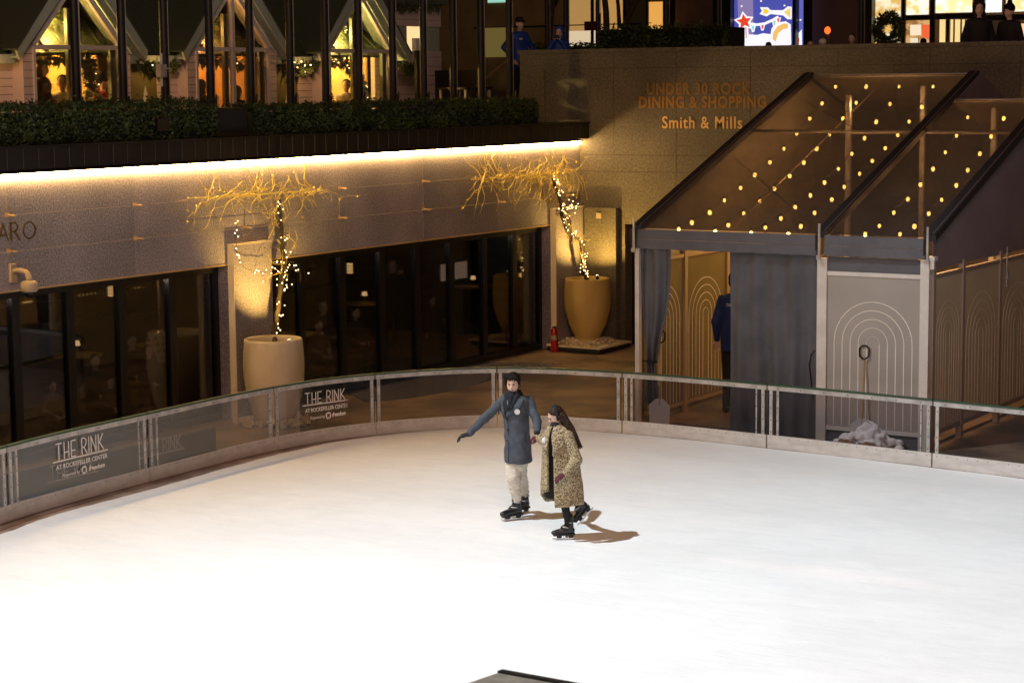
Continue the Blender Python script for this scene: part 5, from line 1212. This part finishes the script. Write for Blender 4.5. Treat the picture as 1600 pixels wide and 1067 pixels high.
# ---------- woman
wo = at(884, 843, 'z', 0)
wom = thing('person', 'woman in a leopard print coat with long brown hair skating with one foot lifted', 'person', (wo.x, wo.y, .004), None, RZ)
whc = (-.108, .02, 1.455); whf = (-1, -.33, -.52)
WT = [(.38, -.035, .0, .235, .20), (.6, -.04, .0, .235, .19), (.85, -.05, .0, .215, .17), (1.05, -.06, .0, .195, .15), (1.18, -.065, .0, .185, .135), (1.26, -.07, .0, .158, .112), (1.30, -.08, .0, .120, .092), (1.335, -.085, .005, .085, .072), (1.36, -.09, .01, .072, .062)]
m = MB(); wB, wT = head_prims(m, whc, whf, (0, 0, 1), .97)
m.cap((-.07, .01, 1.24), (-.095, .015, 1.38), .048, .045)
def wring(z, k): cx, cy_, rx, ry = interp(WT, z); return torso_ring((cx, cy_, z), rx*k, ry*k)
m.loft([torso_ring((-.06, .01, z), rx, ry) for z, rx, ry in ((.72, .13, .115), (.85, .14, .12), (1.0, .115, .10), (1.15, .135, .11), (1.24, .13, .09), (1.29, .07, .06))])
m.cap((.03, -.09, 1.24), (.125, -.17, .965), .042, .036); m.cap((.125, -.17, .965), (-.01, -.30, .83), .036, .024)
m.cap((-.13, .09, 1.25), (-.215, .34, 1.09), .042, .036); m.cap((-.215, .34, 1.09), (-.305, .59, 1.10), .036, .024)
hand(m, (-.01, -.30, .83), (-.85, -.25, -.45), (-.1, .3, -1), .8, .84); hand(m, (-.305, .59, 1.10), (-.5, .6, -.25), (.2, .3, -1), 1.2, .84)
m.cap((-.06, -.05, .82), (-.02, -.06, .47), .08, .052); m.cap((-.02, -.06, .47), (.03, .0, .20), .042, .028)
m.cap((-.05, .08, .82), (.03, .10, .50), .08, .052); m.cap((.03, .10, .50), (.20, .14, .385), .042, .028)
m.blob('body', M['skinp'], wom, .009, 2)
face_bits(wom, wB, wT, .97, 'hairn')
# tights and dress
m = MB(); m.loft([torso_ring((-.07, .0, z), rx, ry) for z, rx, ry in ((.50, .165, .12), (.66, .175, .13), (.85, .16, .13), (1.0, .135, .115), (1.15, .15, .12), (1.24, .14, .10), (1.30, .08, .07), (1.35, .06, .06))])
m.cap((-.125, -.01, 1.28), (-.12, -.02, 1.34), .06, .06)
m.blob('dress', M['bdress'], wom, .011, 2)
m = MB(); m.cap((-.05, -.05, .72), (-.02, -.06, .47), .09, .062); m.cap((-.02, -.06, .47), (.035, .0, .18), .060, .043); m.cap((-.04, .08, .70), (.03, .10, .50), .088, .06); m.cap((.03, .10, .50), (.205, .14, .385), .058, .046); m.blob('tights', M['bdress'], wom, .010, 1)
# coat: open shell
def wsurf(th, z, off=0):
    cx, cy_, rx, ry = interp(WT, z); t = th-math.pi/2; ct, s2 = math.cos(t), math.sin(t); p = 2.2
    w = 1+.035*math.sin(th*5+z*3)*min(1, max(0, (1.1-z)*2))
    return Vector((cx+(rx*w+off)*math.copysign(abs(ct)**(2/p), ct), cy_+(ry*w+off)*math.copysign(abs(s2)**(2/p), s2), z))
g0, g1 = -.72, -.36    # opening on the camera side, between far and near panel
m = MB(); n = 44
R1 = []; R2 = []
zz = [1.36, 1.335, 1.31, 1.285, 1.26, 1.22, 1.15, 1.05, .95, .85, .75, .65, .55, .47, .42]
for i, z in enumerate(zz):
    a = g1+(.02 if z < 1.1 else -.0); b = g0+2*math.pi+.0
    ra, rb = [], []
    for k in range(n+1):
        th = a+(b-a)*k/n; u = k/n
        hem = .40+.18*max(0, (u-.72)/.28)+.04*math.sin(u*9); zq = max(z, hem)
        o = .0+(.012 if k in (0, n) else 0)
        ra.append(wsurf(th, zq, .014+o)); rb.append(wsurf(th, zq, -.010))
    R1.append(ra); R2.append(rb)
m.loft([r+list(reversed(q)) for r, q in zip(R1, R2)])
m.build('coat', M['leo'], wom, True, True)
m = MB(); m.cap((.03, -.085, 1.235), (.125, -.17, .970), .075, .074); m.cap((.125, -.17, .970), (.012, -.285, .845), .074, .062)
m.blob('sleeve', M['leo'], wom, .012, 2)
m = MB(); m.cap((-.12, .08, 1.24), (-.215, .34, 1.09), .07, .065); m.cap((-.215, .34, 1.09), (-.285, .54, 1.10), .065, .055)
m.blob('sleeve', M['leo'], wom, .012, 2)
def wpatch(nm, rows, off, mt, th): return patch(nm, rows, off, mt, th, wom, wsurf)
wpatch('collar', [(1.02, g1-.02, g1+.10), (1.10, g1, g1+.30), (1.17, g1-.04, g1+.72), (1.24, g1-.10, g1+1.15), (1.30, g1-.1, g1+1.5), (1.345, g1-.05, g1+1.9)], .014, M['leo'], .022)
wpatch('collar', [(1.02, g0-.10, g0+.02), (1.12, g0-.32, g0+.02), (1.22, g0-.55, g0+.06), (1.30, g0-.7, g0+.1), (1.345, g0-.9, g0+.1)], .014, M['leo'], .02)
p = wsurf(g0-.22, 1.19, .036); m = MB(); m.ell(p, (.026, .016, .034), None, 10, 8); m.build('badge', M['white'], wom, True, True)
# gloves
m = MB(); hand(m, (-.005, -.295, .835), (-.85, -.25, -.45), (-.1, .3, -1), .8, .96); m.cap((.015, -.28, .85), (-.01, -.30, .83), .036, .034); m.blob('glove', M['glover'], wom, .006, 1)
m = MB(); hand(m, (-.30, .58, 1.10), (-.55, .6, -.15), (.1, .2, -1), 1.3, 1.0); m.cap((-.28, .54, 1.10), (-.31, .60, 1.10), .036, .034); m.cap((-.32, .62, 1.09), (-.35, .66, 1.06), .034, .034); m.blob('glove', M['glover'], wom, .006, 1)
# hair: cap with parting, falling length at the back, hairband
m = MB(); m.ell(wT(0, -.022, .040), (.084, .092, .082), wB, 16, 10); m.ell(wT(0, -.06, -.01), (.078, .055, .08), wB, 14, 8)
m.cap(wT(-.05, .05, .075), wT(-.078, -.02, .01), .016, .018); m.cap(wT(.05, .05, .075), wT(.078, -.02, .01), .016, .018)
bk = [Vector((-.055, .03, 1.47)), Vector((.0, .02, 1.39)), Vector((.045, .0, 1.32)), Vector((.085, -.01, 1.24)), Vector((.125, -.01, 1.16)), Vector((.17, -.01, 1.08))]
for k in range(9):
    o = Vector((rnd.gauss(0, .012), rnd.uniform(-.09, .07), rnd.gauss(0, .01)))
    pts = [p+o*(1-.25*i/5)+Vector((0, rnd.gauss(0, .008), rnd.gauss(0, .006))) for i, p in enumerate(bk)]
    m.tube(pts, [.036, .034, .030, .026, .020, .009], 8)
m.blob('hair', M['hairn'], wom, .0085, 1)
m = MB(); m.tube([wT(.088*math.cos(q), -.005-.03*math.sin(q), .02+.103*math.sin(q)) for q in [R(-35)+k*R(250)/14 for k in range(15)]], [.018]+[.022]*13+[.018], 8, squash=1.0); m.build('hairband', M['bdress'], wom, True, True)
m = MB(); m.ell(wT(0, -.075, -.02), (.066, .05, .07), wB, 12, 8); m.build('hair_tie', M['bdress'], wom, True, True)
skate(wom, (.085, .01, .0), (-1, -.12, 0), s=.93)
# lifted skate: sole slopes down to the toe
fd = Vector((-.66, -.10, -.74)); upv = Vector((-.55, 0, .5))
skate(wom, (.315, .14, .315), fd, (-.75, 0, .66), .93, shaft=(.175, .13, .40))

# ---------- everyone else
def person(px, py, z_top, z_floor, face, label, cloth, hair='hairn', hat=None, depth=None, plane=None, group=None, seated=False, arms='down', skin='skin', vox=.017, hgt=None, logo=False, legs='dark', phone=False):
    """head top shows at (px, py); stands or sits on z_floor"""
    if plane: p = at(px, py, *plane)
    else: p = at(px, py, 'z', z_top)
    top = p.z; h = top-z_floor
    t = thing('person', label, 'person', (p.x, p.y, z_floor), group, 0)
    f = Vector((face[0], face[1], 0)).normalized(); t.rotation_euler = (0, 0, math.atan2(f.y, f.x)-math.pi/2)
    # local: y forward, x right
    sit = seated; full = h/ (.76 if sit else 1.0) if False else h
    k = (h/1.30) if sit else h/1.74
    hz = (1.30 if sit else 1.74)
    sh = hz-.32; hip = hz-.86
    V = lambda x, y, z: Vector((x*k, y*k, z*k))
    m = MB(); hB, hT = head_prims(m, V(0, .02, hz-.125), (0, 1, -.08), (0, 0, 1), k)
    m.cap(V(0, 0, sh), V(0, .01, hz-.2), .052*k, .048*k)
    m.loft([torso_ring(V(0, 0, z), rx*k, ry*k, n=16) for z, rx, ry in ((hip-.05, .14, .11), (hip+.1, .155, .115), (hip+.3, .14, .11), (sh-.1, .17, .115), (sh, .15, .09), (sh+.04, .07, .06))])
    hands = {}
    for s in (-1, 1):
        if arms == 'down': e, w = V(s*.24, -.02, sh-.30), V(s*.24, .08, sh-.54)
        elif arms == 'lap': e, w = V(s*.23, .05, sh-.28), V(s*.10, .28, sh-.36)
        elif arms == 'akimbo': e, w = V(s*.36, -.04, sh-.26), V(s*.25, .14, sh-.50)
        else: e, w = V(s*.22, .16, sh-.22), V(s*.06, .24, sh+.03)
        hands[s] = (e, w)
        m.cap(V(s*.17, 0, sh-.03), e, .045*k, .038*k, 8); m.cap(e, w, .038*k, .026*k, 8)
        hand(m, w, (w-e), (0, -1, 0) if arms != 'up' else (-s, 0, 0), .7, k*.95, s)
        if sit: m.cap(V(s*.09, .02, hip), V(s*.11, .42, hip+.02), .075*k, .055*k, 10); m.cap(V(s*.11, .42, hip+.02), V(s*.11, .44, .08), .052*k, .036*k, 10); m.cap(V(s*.11, .44, .06), V(s*.12, .58, .04), .035*k, .03*k, 8)
        else: m.cap(V(s*.09, .0, hip), V(s*.10, .02, .48), .08*k, .055*k, 10); m.cap(V(s*.10, .02, .48), V(s*.10, -.02, .09), .052*k, .038*k, 10); m.cap(V(s*.10, -.03, .05), V(s*.11, .12, .035), .04*k, .032*k, 8)
    m.blob('body', M[skin], t, vox, 1)
    face_bits(t, hB, hT, k)
    m = MB(); m.loft([torso_ring(V(0, 0, z), rx*k, ry*k, n=20) for z, rx, ry in ((hip-.12, .175, .14), (hip+.1, .18, .14), (hip+.3, .17, .135), (sh-.1, .195, .14), (sh, .17, .115), (sh+.05, .085, .075))])
    for s in (-1, 1):
        e, w = hands[s]; m.cap(V(s*.16, 0, sh-.03), e, .066*k, .058*k, 10); m.cap(e, w.lerp(e, .08), .058*k, .044*k, 10)
    m.blob('jacket', M[cloth], t, vox, 2)
    m = MB()
    for s in (-1, 1):
        if sit: m.cap(V(s*.09, 0, hip), V(s*.11, .42, hip+.02), .09*k, .068*k, 10); m.cap(V(s*.11, .42, hip+.02), V(s*.11, .44, .10), .066*k, .05*k, 10)
        else: m.cap(V(s*.09, 0, hip), V(s*.10, .02, .48), .095*k, .07*k, 10); m.cap(V(s*.10, .02, .48), V(s*.10, -.02, .10), .068*k, .052*k, 10)
    m.blob('trousers', M[legs], t, vox, 1)
    for s in (-1, 1):
        m = MB()
        if sit: m.cap(V(s*.11, .43, .055), V(s*.12, .60, .045), .050*k, .044*k, 10)
        else: m.cap(V(s*.10, -.03, .055), V(s*.11, .14, .045), .052*k, .044*k, 10)
        m.build('shoe', M['boot'], t, True, True)
    m = MB()
    if hat == 'cap':
        m.ell(hT(0, -.01, .055), (.088*k, .10*k, .078*k), hB, 14, 8); m.ell(hT(0, .11, .045), (.062*k, .065*k, .010*k), hB, 12, 5); m.blob('cap', M['dark'], t, .012, 1)
        m = MB(); m.ell(hT(0, -.045, -.005), (.078*k, .055*k, .07*k), hB, 12, 8); m.blob('hair', M['hairn'], t, .012, 1)
    elif hat == 'beanie':
        m.ell(hT(0, -.02, .045), (.094*k, .106*k, .098*k), hB, 14, 8); m.ell(hT(0, -.03, .155), (.045*k,)*3, hB, 10, 8); m.blob('beanie', M['hairb'], t, .012, 1)
    elif hat == 'hood':
        m.ell(hT(0, -.04, .03), (.115*k, .11*k, .12*k), hB, 14, 8); m.ell(hT(0, -.06, -.10), (.12*k, .10*k, .10*k), hB, 14, 8); m.blob('hood', M[cloth], t, .014, 1)
    elif hat == 'white':
        m.ell(hT(0, -.01, .05), (.105*k, .11*k, .088*k), hB, 14, 8); m.blob('hat', M['white'], t, .012, 1)
    else:
        m.ell(hT(0, -.030, .045), (.086*k, .088*k, .084*k), hB, 14, 8); m.ell(hT(0, -.06, -.01), (.080*k, .055*k, .08*k), hB, 12, 8)
        if hat == 'long':
            for s in (-1, 1): m.cap(hT(s*.07, -.02, .0), hT(s*.085, .0, -.20), .034*k, .03*k, 8)
            m.cap(hT(0, -.07, 0), hT(0, -.09, -.22), .07*k, .06*k, 10)
        m.blob('hair', M[hair], t, .012, 1)
    if logo:
        m = MB(); m.text('THE RINK', V(-.08, -.145, sh-.10) if logo == 'back' else V(.04, .15, sh-.12), (1, 0, 0) if logo == 'back' else (1, 0, 0), ZV, (0, -1, 0) if logo == 'back' else (0, 1, 0), .055*k, .16*k if logo == 'back' else .09*k, .006); m.build('print', M['white'], t, False, True)
    if phone:
        p0 = (hands[-1][1]+hands[1][1])/2+V(0, .08, .07); m = MB(); m.box((p0.x-.07*k, p0.y-.005, p0.z-.035*k), (p0.x+.07*k, p0.y+.005, p0.z+.035*k)); m.build('phone', M['black'], t, False, True)
    return t
cz = ZT
tc = Vector((.53, -.85))
person(97, 117, 0, cz, (.75, -.66), 'smiling man with short hair and cream sweater seated in the left cabin window', 'cream', 'hairb', seated=True, arms='lap', plane=('x', -24.7))
person(66, 97, 0, cz, (.7, .3), 'dark clothed person standing at the left end of the left cabin window', 'dark', 'hairn', hat='long', plane=('x', -24.75))
person(159, 116, 0, cz, (.6, .8), 'person in a black bobble hat and red jacket seated in the left cabin window', 'redc', hat='beanie', seated=True, arms='lap', plane=('x', -24.6), skin='skinp')
person(314, 126, 0, cz, (-.2, 1), 'dark hooded figure seated at the left pane of the middle cabin', 'dark', hat='hood', seated=True, arms='lap', plane=('x', -24.8))
person(370, 135, 0, cz, (.2, 1), 'dark hooded figure seated by the mullion of the middle cabin', 'dark', hat='hood', seated=True, arms='lap', plane=('x', -24.6))
person(541, 124, 0, cz, (.6, -.8), 'dark haired woman in a patterned cream top seated in the right cabin window', 'cream', 'hairb', seated=True, arms='lap', plane=('x', -24.7), skin='skinp')
person(811, 27, 0, ZP, (.95, -.3), 'staff member in a black cap and blue jacket standing left of the end wall top', 'blue', hat='cap', plane=('y', 37.3), logo='front', arms='akimbo')
person(874, 42, 0, ZP, (.35, -1), 'person in a dark hat and blue jacket raising a phone behind the end wall', 'blue', hat='hood', plane=('y', 37.4), arms='up', phone=True)
person(1149, 424, 0, .03, (-.25, 1), 'staff member in a blue jacket seen from behind inside the tent entrance', 'darkblue', 'hairb', plane=('y', 29.6), logo='back', legs='dark')
person(1201, 66, 0, ZP, (0, 1), 'dark brown haired head in front of the blue festive display', 'dark', 'hairn', plane=('y', 38.5))
person(1266, 63, 0, ZP, (.6, -1), 'dark haired head left of the white hat behind the end wall', 'dark', 'hairn', plane=('y', 38.6), hat='long')
person(1286, 61, 0, ZP, (-.5, -1), 'person in a white knitted hat behind the end wall', 'dark', hat='white', plane=('y', 38.3), skin='skinp')
person(1331, 53, 0, ZP, (.2, -1), 'dark clothed person right of the red lamp behind the end wall', 'dark', 'hairb', plane=('y', 38.4))
person(1443, 60, 0, ZP, (0, 1), 'dark head in front of the orange shop poster', 'dark', 'hairb', plane=('y', 39))
person(1530, 2, 0, ZP, (.5, -1), 'tall figure in a dark hood leaning on the wall before the shop front', 'dark', hat='hood', plane=('y', 37.4))
person(1578, 6, 0, ZP, (-.3, -1), 'person in a black bobble hat at the right end of the wall', 'dark', hat='beanie', plane=('y', 37.4))
# solid figures standing in for onlookers reflected in the restaurant glass
G = 'figures standing in for onlookers reflected in the restaurant windows'
def onlooker(px, py, x, label, cloth, **kw):
    z = at(px, py, 'x', x).z
    person(px, py, 0, 0, kw.pop('face', (1, -.3)), label, cloth, seated=z < 1.5, arms=kw.pop('arms', 'lap'), plane=('x', x), group=G, vox=.02, **kw)
onlooker(148, 553, -22.4, 'diner with dark hair reflected in the glass below the red glow, second door bay', 'dark', hair='hairb')
onlooker(172, 588, -21.9, 'diner with a pale collar reflected low in the second door bay', 'dark', hair='hairn')
onlooker(81, 594, -21.9, 'diner with fair hair reflected low in the first door bay', 'khaki', hair='hairn', hat='long')
onlooker(232, 538, -22.6, 'reflected woman beside the menu poster', 'dark', hat='long', skin='skinp')
onlooker(205, 522, -23.2, 'pale faced diner reflected at the left edge of the third door bay', 'dark', hair='hairb')
onlooker(497, 500, -22.2, 'woman in a khaki coat and white shirt reflected in the glass right of the left pot', 'khaki', hair='hairn')
onlooker(555, 480, -22.6, 'diner with long hair holding a white bag reflected in the middle glass', 'dark', hat='long')
onlooker(613, 405, -24.0, 'fair haired woman drinking, reflected in the middle glass', 'dark', hair='khaki', hat='long', arms='up')
onlooker(675, 462, -23.0, 'dark dressed person reflected in the third door bay from the corner', 'dark', hair='hairb', arms='down')
onlooker(505, 472, -23.8, 'bald headed diner reflected behind the woman in khaki', 'dark', hair='skin')
# restaurant furniture and lights
def table(px, py, x, label):
    p = at(px, py, 'x', x); c = (p.x, p.y, 0)
    t = thing('dining_table', label, 'table', c, 'dining tables behind the glass')
    m = MB(); m.lathe([(.01, .74), (.42, .74), (.43, .75), (.42, .77), (.01, .77)], c, 20); m.build('top', M['woodw'], t)
    m = MB(); m.lathe([(.22, .007), (.22, .03), (.03, .04), (.03, .74)], c, 14); m.build('pedestal', M['black'], t)
    t2 = thing('table_lamp', label.replace('round table', 'glowing table lamp on the round table'), 'lamp', (c[0], c[1], .77), 'table lamps behind the glass')
    m = MB(); m.lathe([(.05, .772), (.008, .79), (.008, .92)], c, 12, True); m.build('base', M['brass'], t2)
    m = MB(); m.lathe([(.06, .92), (.045, 1.0), (.01, 1.005)], c, 12); m.build('lamp_shade', emit('lamp shade glow', (1, .6, .25), 3.0), t2)
table(250, 485, -24.5, 'round table behind the glass beside the menu poster')
table(118, 470, -24.8, 'round table behind the first door bay')
table(570, 455, -25.3, 'round table behind the middle glass')
table(740, 470, -25.2, 'round table behind the bay with the two lit squares')
table(470, 560, -23.2, 'round table behind the glass beside the left pot')
wd = thing('wall_screen', 'pale lit wall opening seen through the dark glass near the corner', 'lit panel', tuple(at(705, 425, 'x', -26)))
a = at(690, 440, 'x', -26); b = at(730, 408, 'x', -26); m = MB(); m.box((-26.02, a.y, a.z), (-26, b.y, b.z)); m.build('panel', emit('pale lit opening', (.95, .62, .42), .55), wd)
m = MB(); q = (a.y*.72+b.y*.28); m.box((-25.999, q-.05, 0), (-25.97, q+.05, b.z+.1)); m.box((-26.03, a.y-.3, 0), (-26.021, b.y+.3, 2.49)); m.build('frame', M['black'], wd)
for px, py, x, lab in ((174, 452, -24.5, 'slatted amber lantern hanging behind the second door bay'), (547, 418, -24.6, 'orange lit shelf lamp behind the middle glass'), (815, 430, -23.0, 'small pale globe light near the corner window')):
    p = at(px, py, 'x', x); t = thing('pendant_lamp', lab, 'lamp', tuple(p), 'hanging lamps in the dining room')
    m = MB()
    if px == 815: m.ell(p, (.05,)*3, None, 10, 8)
    else:
        for k in range(4): m.lathe([(.06, -.02), (.06, .02)], (p.x, p.y, p.z-.1+.055*k), 12, True)
    m.build('lamp_shade', emit('lantern glow', (1, .58, .2), 2.5), t, True)
    m = MB(); m.tube([(p.x, p.y, p.z+.08), (p.x, p.y, 2.5)], .006, 5); m.build('cord', M['black'], t)
for y_, e_ in ((20.4, 20), (22.0, 27), (23.9, 25), (27.6, 23), (29.6, 24), (31.8, 12), (33.8, 15)): lamp('dining_fill', 'POINT', (-21.62, y_, 2.36), None, e_, (1, .80, .64), .05)  # unseen fill lamps added to light the figures behind the glass
bar = thing('bar_counter', 'long dim bar with bottles on lit shelves at the back of the dining room', 'bar', (-26.9, 29, 0))
m = MB(); m.box((-26.6, 22, 0.007), (-26.1, 36, 1.05)); m.box((-26.65, 21.95, 1.052), (-26.0, 36.0, 1.09)); m.build('counter', M['woodf'], bar)
for z_ in (1.35, 1.75, 2.1):
    m = MB(); m.box((-27.45, 22, z_), (-27.2, 36, z_+.03)); sh_ = m.build('shelf', M['woodf'], bar)
    m = MB()
    for k_ in range(9): y_ = 22.3+k_*1.55; m.box((-27.44, y_, z_+.031), (-27.42, y_+rnd.uniform(.2, .6), z_+.06))
    m.build('shelf_light', emit('amber shelf light', (1, .5, .15), 1.6), sh_)
    m = MB(); y_ = 22.1
    while y_ < 35.8:
        if rnd.random() < .75: m.lathe([(.03, .031), (.032, .17), (.012, .21), (.012, .27)], (-27.32, y_, z_), 7, True)
        y_ += .11
    m.build('bottles', mat('bottle glass', (.05, .025, .01), .2), sh_)
lamp('dining_fill', 'POINT', (-25.2, 23.5, 2.2), None, 14, (1, .6, .25), .05); lamp('dining_fill', 'POINT', (-25.2, 31, 2.2), None, 10, (1, .6, .25), .05)
# menu poster on the glass
t = thing('menu_poster', 'white poster with small portraits leaning inside the third door bay', 'poster', tuple(at(250, 540, 'x', XG-.12)))
pp = [at(a, b, 'x', XG-.12) for a, b in ((232, 522), (263, 519), (263, 565), (249, 567))]
m = MB(); m.prism(pp, (-.01, 0, 0)); m.build('sheet', mat('poster paper', (.55, .48, .42), .6), t)
m = MB()
for u in (.3, .68):
    for v in (.15, .38, .61, .84):
        q = pp[0].lerp(pp[1], u).lerp(pp[3].lerp(pp[2], u), v); m.ell(q+Vector((.003, 0, 0)), (.004, .03, .035), None, 8, 5)
m.build('picture', mat('poster picture', (.22, .15, .12), .6), t)
t = thing('notice', 'pale square notice on the glass of the first door bay', 'notice', tuple(at(80, 514, 'x', XG-.03)))
pp = [at(a, b, 'x', XG-.03) for a, b in ((68, 525), (91, 525), (91, 504), (68, 504))]; m = MB(); m.prism(pp, (-.006, 0, 0)); m.build('sheet', mat('notice paper', (.16, .17, .16), .6), t)
# pleated curtain inside
t = thing('window_curtain', 'brown pleated curtain behind the door bay next to the granite pillar', 'curtain', (XG-.35, 24.7, 0))
m = MB(); rr = []
for z in (2.44, .02): rr.append([(XG-.30+.035*math.sin(k*1.25), 24.22+.0165*k, z) for k in range(60)])
m.loft(rr, closed=False); m.build('cloth', mat('brown curtain', (.12, .085, .05), .8), t, True)
# ================================================================== foreground pier
a = at(785, 1048, 'z', 2.0); e1 = (at(890, 1067, 'z', 2.0)-a).normalized(); e2 = (at(730, 1067, 'z', 2.0)-a).normalized()
t = thing('stone_pier', 'dark edged stone pier top poking into the bottom of the frame', 'pier', (a.x, a.y, 0))
pt = [a, a+e1*1.1, a+e1*1.1+e2*1.0, a+e2*1.0]
m = MB(); m.hexa([Vector((p.x, p.y, 0)) for p in reversed([pt[0]+(e1+e2)*.03, pt[1]+(e2-e1)*.03, pt[2]-(e1+e2)*.03, pt[3]+(e1-e2)*.03])]+[Vector((p.x, p.y, 1.95)) for p in reversed([pt[0]+(e1+e2)*.03, pt[1]+(e2-e1)*.03, pt[2]-(e1+e2)*.03, pt[3]+(e1-e2)*.03])]); m.build('shaft', M['limestone'], t)
m = MB(); m.prism([p-Vector((0, 0, .05)) for p in pt], (0, 0, .05)); m.build('cap', mat('pier stone', (.13, .115, .09), .7, col2=(.18, .155, .12), scale=12), t)
m = MB(); w = .022; m.prism([pt[0]+Vector((0, 0, .001)), pt[1]+Vector((0, 0, .001)), pt[1]+e2*w*2.0+Vector((0, 0, .001)), pt[0]+e2*w*2.0+Vector((0, 0, .001))], (0, 0, .012)); m.build('edge_strip', M['boot'], t)
